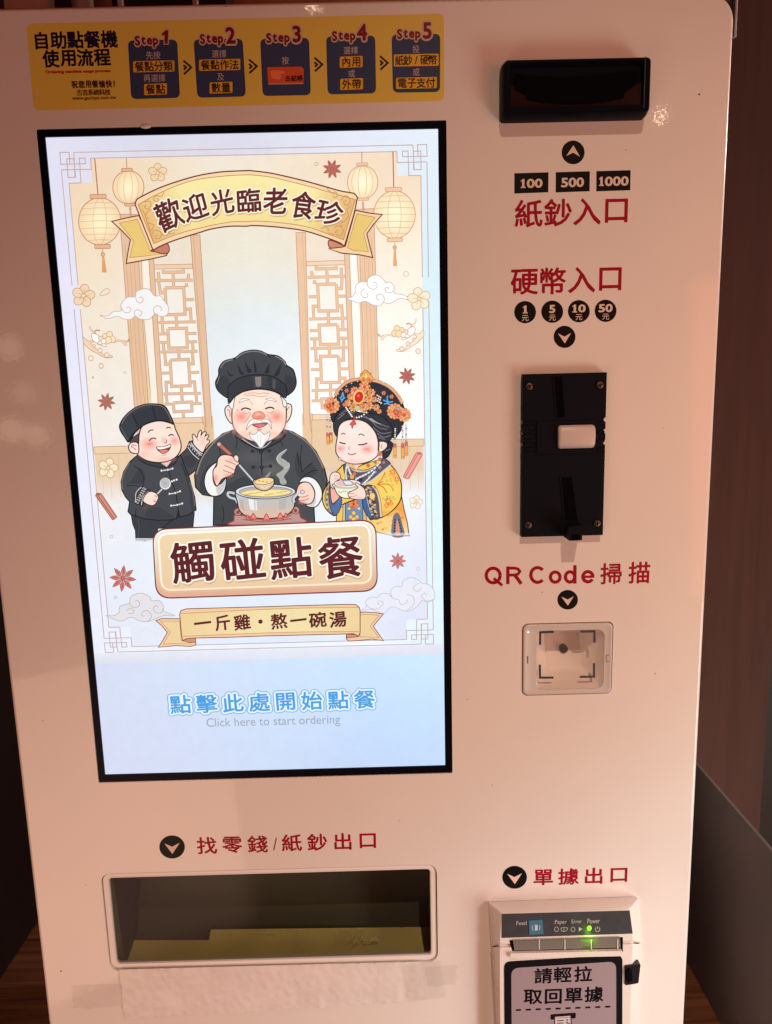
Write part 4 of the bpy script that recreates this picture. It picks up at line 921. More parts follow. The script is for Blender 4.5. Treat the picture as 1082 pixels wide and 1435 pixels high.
Xc = (c0 + c1) / 2
for side in (0, 1):
    a = art()
    if side: a.xf = lambda p: (2 * Xc - p[0] + .0006, p[1] - .0005)
    tw, tl = ((240, 212, 182), (196, 148, 118)) if not side else ((252, 230, 204), (212, 168, 136))
    a.poly(T(J_, (245, 295), (300, 340), (370, 335), (375, 352), (335, 372), (385, 425), (470, 490), (520, 535), (580, 525), (610, 535), (600, 550), (520, 552), (420, 500), (340, 455), (250, 375)), tw, tl, .9, True)
    for x, y, r_ in ((378, 402, 17), (455, 460, 28), (540, 520, 30)): a.ell(*J_(x, y), r_ / 9, r_ / 9, (248, 226, 206), line=tl, lw=.8, n=16)
    a.line(T(J_, (320, 155), (345, 205), (385, 235), (395, 255)), 2.2, tl, True); a.line(T(J_, (320, 155), (345, 205), (385, 235)), 1.2, tw, True); a.line(T(J_, (385, 222), (415, 205), (455, 210)), 2, tl, True)
    a.line(T(J_, (620, 360), (680, 335), (740, 345), (800, 345), (825, 318)), 2.6, tl, True); a.line(T(J_, (620, 360), (680, 335), (740, 345), (800, 345)), 1.4, tw, True); a.line(T(J_, (740, 345), (770, 370), (775, 400)), 4, tl, True); a.line(T(J_, (740, 345), (770, 370), (775, 396)), 2.6, tw, True)
    a.poly(T(J_, (345, 270), (365, 245), (430, 270), (450, 330), (420, 380), (520, 380), (530, 410), (480, 400), (400, 360), (360, 325)), (252, 248, 246), tl, .9, True)
    for x, y, r_ in ((465, 310, 28), (515, 280, 30), (575, 260, 38), (610, 320, 40), (560, 330, 40)): a.ell(*J_(x, y), r_ / 9, r_ / 8.4, (248, 224, 186), line=tl, lw=.8, n=18)
    a.ell(*J_(500, 345), 3.4, 3.6, (253, 250, 248), line=tl, lw=.8, n=18)
    if not side: a.ell(*J_(468, 655), 3, 3.5, (250, 226, 212), line=tl, lw=.9, n=16)
    a.ell(*J_(338, 560), 3.2, 3.6, (248, 232, 218), line=tl, lw=.9, n=16)
    done(a, 'blossom_twig')
for x, y, r_, c in ((175, 522, 1.3, (190, 190, 180)), (130.5, 529, 1.2, (186, 150, 130)), (156.5, 752, 2, (186, 180, 182)), (162.3, 837, 2, (186, 180, 182)), (443.5, 229.8, 2.3, (206, 166, 110)), (586, 797, 2.4, (214, 196, 190)), (569, 384, 3.6, (222, 184, 160))):
    a = art(); a.ell(x, y, r_, r_, None, line=c, lw=.9, n=16); done(a, 'ring_petal')
a = art(); a.poly(T(Z1, (362, 880), (378, 855), (400, 845), (412, 860), (395, 875)), (242, 222, 196), (200, 160, 128), .8, True); done(a, 'petal')
def anise(cx, cy, r_, fill, ph=0):
    a = art(); ln = (140, 66, 62)
    for k in range(8):
        t = math.radians(ph + 45 * k); c_, s_ = math.cos(t), math.sin(t)
        pt = lambda u, v_: (cx + r_ * (u * c_ - v_ * s_), cy + r_ * (u * s_ + v_ * c_))
        a.poly([pt(.08, 0), pt(.5, .17), pt(.78, .11), pt(1, 0), pt(.78, -.11), pt(.5, -.17)], fill, ln, .7)
        a.poly([pt(.3, 0), pt(.6, .05), pt(.85, 0), pt(.6, -.05)], mixc(fill, (120, 60, 60), .45))
    a.ell(cx, cy, r_ * .16, r_ * .16, (200, 110, 90), line=ln, lw=.5, n=12); done(a, 'star_anise')
anise(149.5, 563, 12.2, (196, 120, 98), 10); anise(172.3, 810.5, 18.5, (206, 124, 112), 5); anise(465.5, 237, 13.2, (208, 110, 96), 20); anise(570.5, 527, 11.8, (206, 112, 100), -15); anise(557.5, 786, 11.3, (226, 140, 130), 0)
def cinnamon(q4, fill, ln):
    a = art(); a.poly(rrp(q4, 2), fill, ln, 1.1)
    m_ = lambda t: ((q4[0][0] * (1 - t) + q4[1][0] * t), (q4[0][1] * (1 - t) + q4[1][1] * t)); n_ = lambda t: ((q4[3][0] * (1 - t) + q4[2][0] * t), (q4[3][1] * (1 - t) + q4[2][1] * t))
    a.line([m_(.35), n_(.35)], .8, ln); a.line([m_(.62), n_(.62)], .8, mixc(fill, (255, 255, 255), .25)); a.ell(*[(u + v_) / 2 for u, v_ in zip(q4[0], q4[1])], 2.6, 1.7, mixc(fill, (90, 40, 30), .3), line=ln, lw=.7, n=16); done(a, 'cinnamon_stick')
cinnamon(T(Z3, (157, 915), (186, 905), (268, 1026), (246, 1042)), (204, 132, 114), (150, 80, 70)); cinnamon(T(Z4, (842, 700), (874, 708), (802, 835), (774, 824)), (240, 156, 146), (190, 100, 94))
# the boy on the left
INK = (40, 38, 44); SK, SK2, PINK = (252, 222, 208), (246, 196, 180), (242, 150, 138)
def shade(a, fr, pts, alpha=.35, col=(30, 30, 36), smooth=True): a.poly(T(fr, *pts), col, smooth=smooth, alpha=alpha)
def wavy(a, fr, p, q_, w_, col, n=6, amp=8, lw=.8):
    d = Vector((q_[0] - p[0], q_[1] - p[1])); nn = Vector((-d.y, d.x)).normalized()
    a.line([fr(p[0] + d.x * k / n + nn.x * amp * (1 if k % 2 else -1), p[1] + d.y * k / n + nn.y * amp * (1 if k % 2 else -1)) for k in range(n + 1)], lw, col, True)
a = fig(); CL = (74, 75, 80)
a.poly(T(A_, (165, 1170), (180, 1260), (205, 1320), (210, 1415), (300, 1420), (400, 1400), (420, 1300), (755, 1290), (768, 1150)), (62, 64, 70), INK, 1.1)
a.line(T(A_, (600, 1200), (540, 1235), (470, 1290)), .9, INK, True); a.line(T(A_, (230, 1215), (240, 1290), (225, 1400)), .7, (90, 92, 98), True)
for k in range(16): a.line(T(A_, (208 + k * 11, 1418 + (k * 7) % 11), (212 + k * 11, 1395)), 1.2, (232, 236, 246), alpha=.7)
# raised arm
a.poly(T(A_, (620, 610), (690, 545), (722, 470), (760, 500), (830, 570), (880, 540), (860, 630), (800, 730), (712, 798), (650, 720)), CL, INK, 1.2)
a.poly(T(A_, (226, 598), (150, 665), (92, 760), (68, 855), (76, 935), (110, 1000), (150, 1045), (134, 1140), (160, 1170), (205, 1180), (300, 1210), (420, 1222), (530, 1220), (600, 1206), (614, 1105), (632, 1192), (710, 1172), (786, 1124), (772, 1000), (740, 890), (716, 800), (690, 735), (665, 680), (640, 600), (560, 640)), CL, INK, 1.3)
a.poly(T(A_, (600, 1206), (614, 1105), (632, 1192)), (44, 45, 50)); a.line(T(A_, (205, 1180), (212, 1118)), 1, INK)
shade(a, A_, [(100, 880), (180, 870), (270, 870), (300, 800), (250, 720), (200, 790), (150, 860)], .3); shade(a, A_, [(660, 720), (700, 800), (770, 1000), (780, 1110), (740, 1130), (720, 950), (680, 800)], .28)
shade(a, A_, [(650, 640), (720, 600), (790, 660), (740, 720), (690, 700)], .28); shade(a, A_, [(330, 1120), (430, 1100), (520, 1150), (580, 1200), (400, 1210), (300, 1190)], .25)
a.line(T(A_, (150, 670), (98, 765), (76, 860), (86, 930)), 1.0, (132, 118, 114), True, alpha=.8); a.line(T(A_, (728, 860), (756, 960), (774, 1090)), 1.0, (132, 112, 112), True, alpha=.8)
a.line(T(A_, (190, 700), (250, 745), (285, 820), (280, 890)), .9, INK, True); a.line(T(A_, (120, 895), (200, 890), (265, 905)), .8, INK, True); a.line(T(A_, (640, 680), (670, 740), (690, 800)), .9, INK, True)
# cuffs
a.poly(T(A_, (722, 472), (748, 462), (800, 530), (862, 580), (870, 605), (822, 655), (750, 600), (700, 528)), (62, 60, 64), INK, 1.0)
a.line(T(A_, (735, 478), (790, 548), (858, 594)), 1.0, (214, 208, 206), True); a.line(T(A_, (706, 522), (756, 590), (818, 642)), 1.0, (214, 208, 206), True)
for k in range(7): X, Y = A_(722 + 20 * k, 503 + 20 * k - 4 * (k % 2)); a.line([(X - 1.8, Y + 1.5), (X, Y - 1.8), (X + 1.6, Y + .6), (X + 2.6, Y - .8)], .8, (206, 200, 200), True)
a.poly(T(A_, (275, 898), (345, 942), (292, 1010), (275, 1085), (200, 1062), (192, 1010), (220, 945)), (62, 60, 64), INK, 1.0)
a.line(T(A_, (262, 905), (212, 960), (204, 1050)), .9, (206, 200, 200), True); a.line(T(A_, (332, 945), (280, 1000), (262, 1078)), .9, (206, 200, 200), True)
for k in range(7): X, Y = A_(292 - 12 * k, 922 + 22 * k); a.line([(X - 2.8, Y), (X - .8, Y - 1.6), (X + .6, Y + 1.2), (X + 2.4, Y - .4)], .8, (196, 190, 190), True)
# hands
a.poly(T(A_, (758, 488), (756, 445), (748, 408), (765, 400), (792, 432), (806, 388), (826, 362), (840, 376), (832, 410), (858, 378), (884, 382), (872, 418), (898, 402), (908, 416), (888, 452), (914, 456), (912, 476), (880, 515), (850, 572), (800, 540)), SK, INK, 1.0, True)
a.ell(*A_(850, 470), 7, 7, PINK, alpha=(.35, 0.0)); a.line(T(A_, (788, 430), (808, 462)), .7, (190, 110, 100)); a.line(T(A_, (830, 412), (838, 438)), .6, (190, 110, 100)); a.line(T(A_, (868, 420), (862, 445)), .6, (190, 110, 100))
a.line(T(A_, (400, 985), (288, 1118)), 3.6, (110, 74, 70)); a.line(T(A_, (470, 915), (400, 985)), 2.4, (110, 110, 114)); a.line(T(A_, (470, 915), (400, 985)), 1.4, (214, 214, 214))
a.poly(T(A_, (345, 948), (300, 980), (278, 1035), (315, 1068), (365, 1082), (395, 1068), (412, 1040), (425, 1010), (418, 985), (395, 960)), SK, INK, 1.0, True)
a.ell(*A_(390, 1030), 5, 5, PINK, alpha=(.45, 0.0)); a.line(T(A_, (385, 985), (412, 1000)), .7, (170, 100, 92)); a.line(T(A_, (378, 1045), (405, 1042)), .7, (170, 100, 92))
a.ell(*A_(491, 873), 8.1, 8.6, (226, 226, 226), line=(96, 96, 100), lw=1.0); a.ell(*A_(489, 868), 5.6, 6.2, (168, 168, 170), (198, 198, 200), line=(130, 130, 134), lw=.6)
# collar, front edge, toggles
a.poly(T(A_, (226, 596), (238, 640), (320, 690), (440, 718), (508, 716), (580, 684), (622, 612), (600, 606), (500, 690), (420, 670), (320, 640)), (64, 65, 70), INK, 1.1)
a.poly(T(A_, (450, 668), (545, 650), (505, 708)), SK2); a.line(T(A_, (450, 672), (505, 708), (545, 655)), .9, (206, 190, 186))
a.line(T(A_, (518, 742), (556, 860), (590, 960), (614, 1106)), 1.1, INK, True)
for pts in (((455, 748), (515, 740), (560, 728)), ((555, 850), (575, 842), (600, 834)), ((532, 970), (586, 962), (632, 945)), ((548, 1083), (605, 1076), (653, 1062))):
    a.line(T(A_, *pts), 1.2, (226, 222, 220), True)
    for p in pts: a.ell(*A_(*p), 1.7, 1.7, (236, 232, 230), line=(60, 58, 62), lw=.5, n=12)
# head
a.poly(T(A_, (245, 385), (180, 430), (150, 475), (200, 492), (238, 505), (244, 440)), (86, 72, 74), INK, .8)
a.poly(T(A_, (242, 400), (236, 480), (222, 580), (265, 625), (330, 656), (430, 670), (530, 652), (605, 605), (642, 530), (630, 445), (592, 360), (562, 285), (480, 256), (360, 268), (270, 325)), SK, INK, 1.3, True)
a.poly(T(A_, (232, 490), (190, 474), (152, 490), (140, 530), (162, 572), (210, 586), (236, 572)), SK, INK, 1.2, True); a.line(T(A_, (215, 510), (180, 502), (168, 520), (195, 535), (212, 552)), .8, (170, 96, 88), True)
a.ell(*A_(430, 400), 26, 18, (255, 234, 222), alpha=(.7, 0.0)); a.ell(*A_(338, 492), 14.5, 11, (244, 140, 130), alpha=(.85, 0.0)); a.ell(*A_(580, 462), 9.5, 9, (244, 140, 130), alpha=(.8, 0.0)); a.ell(*A_(478, 455), 6, 7, (248, 160, 140), alpha=(.6, 0.0)); a.ell(*A_(300, 590), 13, 8, (244, 170, 158), alpha=(.5, 0.0)); a.ell(*A_(480, 640), 20, 5, (240, 160, 150), alpha=(.55, 0.0))
for pts, w_ in ((((338, 465), (352, 445), (378, 436), (405, 444)), 1.3), (((522, 418), (538, 405), (556, 403), (572, 411)), 1.3), (((325, 385), (345, 363), (378, 358)), 1.2), (((500, 343), (520, 333), (545, 341)), 1.2), (((498, 450), (506, 472), (492, 483), (484, 478)), .8)):
    a.line(T(A_, *pts), w_, (84, 52, 52), True)
for k in range(5): a.line(T(A_, (312 + k * 12, 500), (322 + k * 12, 488)), .5, (226, 110, 104))
a.poly(T(A_, (408, 524), (470, 520), (540, 500), (532, 540), (505, 570), (470, 583), (432, 562)), (136, 52, 54), INK, 1.0, True); a.poly(T(A_, (412, 525), (470, 521), (538, 503), (530, 522), (470, 540), (428, 543)), (252, 250, 248), smooth=True); a.poly(T(A_, (432, 560), (470, 548), (520, 552), (500, 572), (470, 582)), (228, 130, 128), smooth=True); a.line(T(A_, (452, 598), (480, 600), (500, 594)), .7, (206, 130, 120), True)
# cap
a.poly(T(A_, (136, 474), (105, 430), (68, 375), (54, 330), (64, 290), (112, 220), (195, 152), (300, 114), (420, 112), (490, 136), (532, 205), (570, 300), (520, 280), (440, 268), (360, 278), (280, 315), (210, 375), (165, 440)), (62, 66, 72), INK, 1.4, True)
a.poly(T(A_, (280, 120), (420, 114), (485, 140), (510, 190), (545, 275), (470, 262), (400, 262), (370, 140)), (54, 57, 63), smooth=False, alpha=.7)
shade(a, A_, [(180, 215), (230, 330), (280, 310), (400, 262), (370, 140), (270, 160)], .25, smooth=False); a.line(T(A_, (176, 208), (232, 332)), 1, (36, 36, 42)); a.line(T(A_, (368, 135), (402, 262)), 1, (36, 36, 42))
a.line(T(A_, (72, 300), (120, 225), (200, 160), (300, 122), (415, 120), (478, 142)), 1.0, (128, 112, 110), True, alpha=.9); a.line(T(A_, (66, 330), (108, 410), (140, 455)), 1.0, (110, 100, 100), True, alpha=.8); a.line(T(A_, (482, 145), (520, 205), (552, 282)), 2.2, (120, 100, 98), True, alpha=.7)
a.line(T(A_, (140, 462), (195, 385), (275, 318), (370, 280), (460, 272), (566, 300)), 2.0, (36, 37, 42), True)
done(a, 'boy_figure', label='printed boy in black jacket and cap holding a spoon and waving')

# the chef in the middle
a = fig(); CL = (78, 79, 83)
a.poly(T(C_, (335, 12), (240, 45), (130, 140), (62, 240), (16, 380), (24, 470), (80, 530), (170, 545), (166, 775), (975, 755), (968, 620), (1005, 605), (1050, 520), (1076, 420), (1052, 320), (985, 185), (900, 90), (800, 30), (735, 12)), CL, INK, 1.4)
a.line(T(C_, (300, 24), (210, 75), (130, 160), (70, 250), (30, 370)), 1.6, (152, 138, 132), True, alpha=.85); a.line(T(C_, (770, 22), (890, 92), (975, 185), (1045, 320)), 1.6, (146, 132, 126), True, alpha=.85)
shade(a, C_, [(60, 420), (120, 300), (200, 270), (170, 290), (110, 350), (95, 440), (120, 515), (70, 515)], .35); shade(a, C_, [(880, 350), (940, 280), (990, 330), (960, 380), (870, 400), (820, 330), (830, 200), (870, 270)], .3); shade(a, C_, [(270, 460), (400, 390), (480, 440), (400, 470), (340, 520), (280, 520)], .3); shade(a, C_, [(180, 560), (300, 540), (360, 640), (330, 770), (180, 770)], .22)
a.ell(*C_(640, 330), 26, 16, (130, 128, 126), alpha=(.45, 0.0)); a.ell(*C_(470, 230), 28, 14, (112, 110, 110), alpha=(.4, 0.0))
for pts in (((215, 160), (222, 220)), ((870, 130), (862, 260), (875, 355)), ((835, 190), (850, 300)), ((875, 350), (910, 310), (960, 275)), ((880, 380), (960, 340), (1000, 335)), ((110, 340), (160, 290), (205, 270)), ((240, 620), (250, 700), (235, 760)), ((340, 30), (355, 110), (345, 160)), ((700, 100), (720, 140))): a.line(T(C_, *pts), .9, INK, True)
a.poly(T(C_, (330, 8), (345, 65), (400, 110), (545, 185), (690, 110), (740, 60), (738, 10), (700, 58), (545, 162), (400, 95)), (64, 65, 70), INK, 1.2); a.line(T(C_, (395, 85), (542, 160), (640, 90)), .8, (210, 204, 200), True)
a.line(T(C_, (548, 165), (550, 260), (554, 372)), 1.1, INK, True)
for pts in (((478, 183), (545, 188), (612, 180)), ((484, 311), (552, 312), (622, 303))):
    a.line(T(C_, *pts), 2.2, (36, 36, 42), True); a.line(T(C_, *pts), .8, (92, 92, 98), True)
    for p, r_ in zip(pts, (2, 2.4, 2)): a.ell(*C_(*p), r_, r_, (60, 60, 66), line=(26, 26, 30), lw=.8, n=14)
# ears, face
for e in (((318, 520), (280, 503), (258, 535), (270, 595), (308, 645), (325, 620)), ((735, 505), (768, 488), (792, 512), (785, 580), (750, 638), (732, 612))): a.poly(T(B_, *e), SK, INK, 1.1, True)
a.line(T(B_, (275, 535), (295, 545), (300, 590)), .9, (180, 100, 92), True); a.line(T(B_, (772, 515), (752, 540), (748, 580)), .9, (180, 100, 92), True)
a.poly(T(B_, (332, 430), (316, 530), (318, 640), (350, 712), (420, 765), (480, 790), (540, 802), (610, 788), (680, 745), (732, 680), (748, 600), (744, 500), (715, 430), (640, 388), (530, 372), (420, 388)), (253, 224, 206), INK, 1.3, True)
a.poly(T(B_, (338, 430), (298, 470), (290, 500), (306, 525), (322, 530), (330, 480)), (246, 244, 242), (120, 110, 110), .9, True); a.poly(T(B_, (700, 428), (742, 462), (752, 500), (732, 515), (722, 500), (715, 460)), (246, 244, 242), (120, 110, 110), .9, True)
a.ell(*B_(520, 470), 30, 16, (255, 238, 222), alpha=(.7, 0.0)); a.ell(*B_(388, 592), 14, 11.5, (242, 130, 118), alpha=(.9, 0.0)); a.ell(*B_(672, 592), 14, 11.5, (242, 130, 118), alpha=(.9, 0.0)); a.ell(*B_(430, 735), 16, 8, (250, 196, 170), alpha=(.7, 0.0)); a.ell(*B_(640, 735), 16, 8, (248, 190, 170), alpha=(.7, 0.0)); a.ell(*B_(335, 680), 6, 12, (246, 176, 160), alpha=(.6, 0.0)); a.ell(*B_(735, 660), 6, 14, (246, 176, 160), alpha=(.6, 0.0))
for pts in (((408, 418), (450, 405), (500, 402), (535, 410), (570, 402), (618, 410)), ((430, 425), (480, 420), (540, 432), (600, 424)), ((455, 468), (472, 482), (478, 500)), ((598, 470), (580, 480), (570, 498)), ((352, 545), (370, 548)), ((352, 530), (366, 540)), ((400, 560), (430, 568), (460, 552)), ((590, 550), (620, 562), (655, 545)), ((465, 560), (440, 610), (410, 640)), ((590, 568), (615, 610), (640, 640))): a.line(T(B_, *pts), .7, (216, 150, 124), True)
a.line(T(B_, (388, 540), (405, 526), (432, 524), (466, 536)), 1.5, (60, 44, 46), True); a.line(T(B_, (580, 530), (605, 519), (630, 518), (652, 529)), 1.5, (60, 44, 46), True)
a.poly(T(B_, (372, 480), (385, 458), (412, 446), (455, 456), (420, 462), (395, 472)), (250, 248, 246), (190, 170, 160), .8, True); a.poly(T(B_, (584, 452), (620, 442), (650, 452), (670, 474), (640, 464), (612, 460)), (250, 248, 246), (190, 170, 160), .8, True)
a.poly(T(B_, (462, 642), (500, 635), (540, 640), (600, 636), (580, 660), (545, 676), (505, 672)), (176, 84, 88), (110, 50, 54), .9, True); a.poly(T(B_, (495, 662), (540, 652), (580, 656), (545, 674)), (226, 130, 130), smooth=True)
a.poly(T(B_, (540, 620), (490, 610), (455, 630), (436, 665), (430, 698), (452, 668), (480, 650), (540, 642), (590, 638), (612, 655), (630, 690), (628, 650), (608, 620), (580, 610)), (252, 250, 248), (170, 150, 144), .8, True)
a.line(T(B_, (505, 640), (518, 622)), .6, (196, 180, 176)); a.line(T(B_, (560, 636), (550, 620)), .6, (196, 180, 176)); a.line(T(B_, (480, 645), (500, 622)), .6, (196, 180, 176))
a.poly(T(B_, (476, 590), (490, 565), (515, 552), (545, 552), (568, 566), (580, 590), (562, 605), (530, 610), (495, 606)), (244, 160, 136), (206, 110, 90), .8, True); a.ell(*B_(520, 572), 4.4, 3.2, (255, 206, 184), alpha=(.9, 0.0)); a.ell(*B_(535, 595), 7, 3, (236, 116, 96), alpha=(.7, 0.0))
a.poly(T(B_, (508, 690), (530, 683), (555, 690), (545, 700), (520, 700)), (232, 160, 146), smooth=True)
a.poly(T(B_, (452, 718), (475, 735), (505, 728), (525, 704), (545, 712), (575, 734), (615, 712), (608, 765), (580, 800), (545, 842), (510, 800), (470, 768)), (253, 251, 249), (176, 160, 156), .9, True)
for p, q_ in (((480, 745), (500, 790)), ((545, 725), (545, 820)), ((600, 740), (575, 790)), ((515, 735), (525, 800))): a.line(T(B_, p, q_), .6, (206, 194, 190))
# toque
HT_ = (70, 72, 77)
a.poly(T(B_, (292, 440), (250, 425), (200, 378), (184, 320), (208, 262), (212, 205), (252, 150), (335, 125), (395, 82), (470, 62), (540, 68), (605, 96), (680, 108), (735, 150), (752, 182), (800, 215), (820, 270), (826, 330), (800, 388), (742, 424), (740, 360), (530, 330), (300, 380)), HT_, INK, 1.4, True)
a.poly(T(B_, (200, 300), (260, 260), (300, 320), (285, 420), (230, 400), (195, 345)), (54, 56, 61), smooth=True, alpha=.6); a.poly(T(B_, (740, 260), (815, 290), (815, 340), (790, 385), (742, 415), (735, 340)), (54, 56, 61), smooth=True, alpha=.6)
a.line(T(B_, (345, 128), (400, 88), (470, 70), (540, 76), (600, 104)), 1.2, (138, 132, 130), True, alpha=.9); a.line(T(B_, (222, 205), (258, 156), (335, 134)), 1.2, (138, 132, 130), True, alpha=.9); a.line(T(B_, (196, 330), (214, 268)), 1.1, (128, 124, 122), True, alpha=.8); a.line(T(B_, (660, 108), (720, 142), (745, 180)), 1.2, (146, 140, 136), True, alpha=.9)
a.line(T(B_, (595, 98), (620, 122)), 1, INK); a.line(T(B_, (345, 125), (325, 140)), 1, INK); a.line(T(B_, (752, 182), (748, 200)), 1, INK)
for w_ in (((358, 178), (380, 250), (410, 255), (385, 215)), ((418, 148), (440, 238), (475, 228), (445, 195)), ((490, 135), (492, 228), (512, 238), (505, 180)), ((614, 165), (575, 240), (608, 245), (612, 205)), ((706, 172), (650, 262), (685, 262), (700, 220)), ((274, 210), (290, 265), (328, 262), (295, 245))): a.poly(T(B_, *w_), (46, 47, 53), smooth=True, alpha=.9)
a.poly(T(B_, (290, 485), (284, 400), (290, 350), (350, 296), (440, 265), (535, 258), (640, 272), (715, 318), (746, 358), (744, 440), (690, 402), (620, 378), (530, 368), (430, 382), (340, 430)), (66, 68, 73), INK, 1.3, True)
a.poly(T(B_, (300, 350), (400, 285), (470, 270), (480, 360), (400, 385), (310, 440)), (54, 56, 62), smooth=True, alpha=.65); a.poly(T(B_, (600, 275), (700, 315), (738, 360), (738, 425), (690, 395), (620, 372)), (52, 54, 60), smooth=True, alpha=.65)
a.poly(T(B_, (498, 274), (548, 272), (548, 345), (525, 356), (505, 348)), (146, 140, 134), alpha=.8); a.poly(T(B_, (640, 288), (665, 300), (660, 368), (635, 360)), (96, 96, 98), alpha=.6)
# sleeves' white cuffs, hands
a.poly(T(C_, (195, 275), (150, 300), (108, 355), (94, 430), (112, 500), (150, 538), (200, 540), (245, 512), (268, 450), (266, 398), (232, 440), (190, 462), (165, 415), (168, 340)), (243, 241, 240), INK, 1.2, True); a.poly(T(C_, (190, 465), (230, 445), (262, 410), (262, 450), (235, 505), (200, 530)), (208, 202, 200), smooth=True)
a.poly(T(C_, (850, 435), (880, 395), (935, 388), (990, 420), (1030, 490), (1030, 560), (990, 622), (940, 630), (905, 612), (950, 590), (975, 545), (970, 490), (935, 440), (890, 428)), (243, 241, 240), INK, 1.2, True); a.poly(T(C_, (915, 612), (955, 592), (975, 545), (985, 580), (965, 618)), (210, 204, 202), smooth=True)
a.line(T(C_, (208, 125), (305, 212)), 6.4, (110, 52, 48)); a.line(T(C_, (210, 127), (305, 212)), 4.6, (196, 116, 100)); a.ell(*C_(212, 128), 3, 3, (220, 180, 160), line=(110, 52, 48), lw=.8, n=16)
a.poly(T(C_, (192, 300), (205, 240), (245, 212), (310, 220), (340, 245), (362, 240), (372, 285), (352, 300), (340, 335), (330, 362), (285, 385), (235, 408), (195, 462), (168, 400), (165, 335)), (250, 214, 196), INK, 1.1, True)
a.poly(T(C_, (330, 225), (350, 215), (368, 235), (362, 270), (340, 258)), (252, 220, 204), INK, .8, True)
a.ell(*C_(185, 400), 5, 8, (240, 130, 100), alpha=(.75, 0.0)); a.ell(*C_(285, 375), 9, 4, (244, 140, 110), alpha=(.6, 0.0)); a.ell(*C_(310, 250), 8, 5, (240, 150, 130), alpha=(.5, 0.0))
for pts in (((262, 258), (310, 275), (345, 292)), ((255, 295), (300, 315), (336, 335)), ((245, 335), (285, 350), (325, 362))): a.line(T(C_, *pts), .8, (170, 96, 84), True)
# steam
for pts, al in (([(752, 168), (700, 200), (668, 240), (690, 285), (728, 318), (700, 348), (668, 370), (690, 400), (705, 445), (745, 445), (748, 420), (730, 385), (768, 330), (775, 290), (740, 255), (705, 232), (735, 195)], .55), ([(625, 345), (590, 375), (575, 395), (600, 395), (615, 370)], .4)): a.poly(T(C_, *pts), (228, 228, 222), smooth=True, alpha=al * .85)
a.line(T(C_, (752, 168), (698, 202), (672, 240), (692, 283)), .7, (222, 220, 214), True, alpha=.8); a.line(T(C_, (735, 320), (770, 300), (768, 275)), .7, (222, 220, 214), True, alpha=.7)
# pot on the stove
a.poly(T(C_, (345, 690), (330, 735), (318, 772), (877, 755), (862, 710), (835, 665), (700, 700), (480, 710)), (186, 150, 146), (150, 66, 62), 1.3, True); a.poly(T(C_, (330, 745), (600, 765), (870, 735), (877, 755), (600, 775), (318, 772)), (206, 120, 112), alpha=.6); a.line(T(C_, (400, 728), (580, 748), (790, 722)), .9, (140, 90, 88), True)
for cx, cy in ((362, 668), (822, 655)): a.ell(*C_(cx, cy), 5.2, 5.2, (204, 142, 134), line=(140, 60, 58), lw=1, n=20); a.ell(*C_(cx, cy + 3), 2.4, 2.8, (120, 84, 84), n=14)
a.poly(T(C_, (348, 530), (290, 512), (282, 535), (305, 555), (340, 566), (365, 600)), None, (70, 70, 74), 4.2, True); a.poly(T(C_, (348, 530), (290, 512), (282, 535), (305, 555), (340, 566), (365, 600)), None, (206, 206, 208), 2.4, True)
a.poly(T(C_, (345, 510), (358, 590), (372, 650), (410, 690), (480, 712), (582, 722), (690, 712), (760, 688), (805, 640), (818, 580), (826, 505), (720, 550), (582, 562), (440, 552)), [(206, 208, 212)] * 2 + [(222, 190, 166)] * 7 + [(190, 192, 196)] * 5, INK, 1.3, True)
a.poly(T(C_, (445, 565), (490, 572), (495, 655), (460, 648)), (244, 246, 248), alpha=.8); a.poly(T(C_, (500, 574), (512, 575), (516, 660), (504, 658)), (244, 246, 248), alpha=.7); a.poly(T(C_, (690, 570), (750, 558), (745, 640), (690, 655)), (150, 154, 160), alpha=.35); a.poly(T(C_, (370, 565), (400, 570), (420, 660), (385, 640)), (150, 150, 154), alpha=.35)
a.ell(*C_(582, 505), 42, 10.3, (222, 224, 226), line=INK, lw=1.2); a.ell(*C_(584, 508), 37.5, 7.8, (176, 178, 178), line=(110, 108, 108), lw=.8)
a.poly(T(C_, (385, 520), (430, 500), (520, 490), (660, 488), (760, 495), (788, 510), (740, 530), (620, 545), (500, 542), (420, 532)), (250, 228, 160), (206, 160, 96), .7, True)
for k in range(16): X, Y = C_(410 + (k * 97) % 350, 505 + (k * 13) % 30); a.ell(X, Y, 2.4, .8, (214, 170, 96) if k % 3 else (190, 180, 90), alpha=.8, n=10)
a.line(T(C_, (880, 508), (838, 525), (806, 560), (812, 592)), 5.0, (70, 70, 74), True)
a.poly(T(C_, (830, 500), (850, 450), (890, 430), (935, 440), (968, 490), (975, 540), (955, 590), (920, 606), (870, 595), (840, 570), (850, 550), (828, 530)), (250, 214, 198), INK, 1.1, True); a.ell(*C_(880, 590), 8, 4, (244, 140, 120), alpha=(.6, 0.0)); a.ell(*C_(860, 480), 5, 6, (244, 150, 130), alpha=(.5, 0.0))
for pts in (((848, 548), (890, 548), (925, 535)), ((842, 572), (890, 575), (930, 560)), ((850, 595), (890, 598))): a.line(T(C_, *pts), .8, (176, 104, 92), True)
a.line(T(C_, (880, 508), (838, 525), (806, 560), (812, 592)), 3.4, (208, 208, 210), True); a.ell(*C_(876, 508), 3, 2.2, (224, 224, 226), line=(70, 70, 74), lw=.8, n=14)
for cx, cy, s_ in ((487, 710, 1), (592, 716, 1.05), (702, 704, .95), (440, 705, .5), (745, 690, .5)): a.poly(T(C_, (cx - 26 * s_, cy + 20), (cx - 14 * s_, cy - 18 * s_), (cx - 2, cy - 40 * s_ + 8), (cx + 14 * s_, cy - 10), (cx + 26 * s_, cy + 20)), (240, 142, 128), (176, 62, 58), .9)
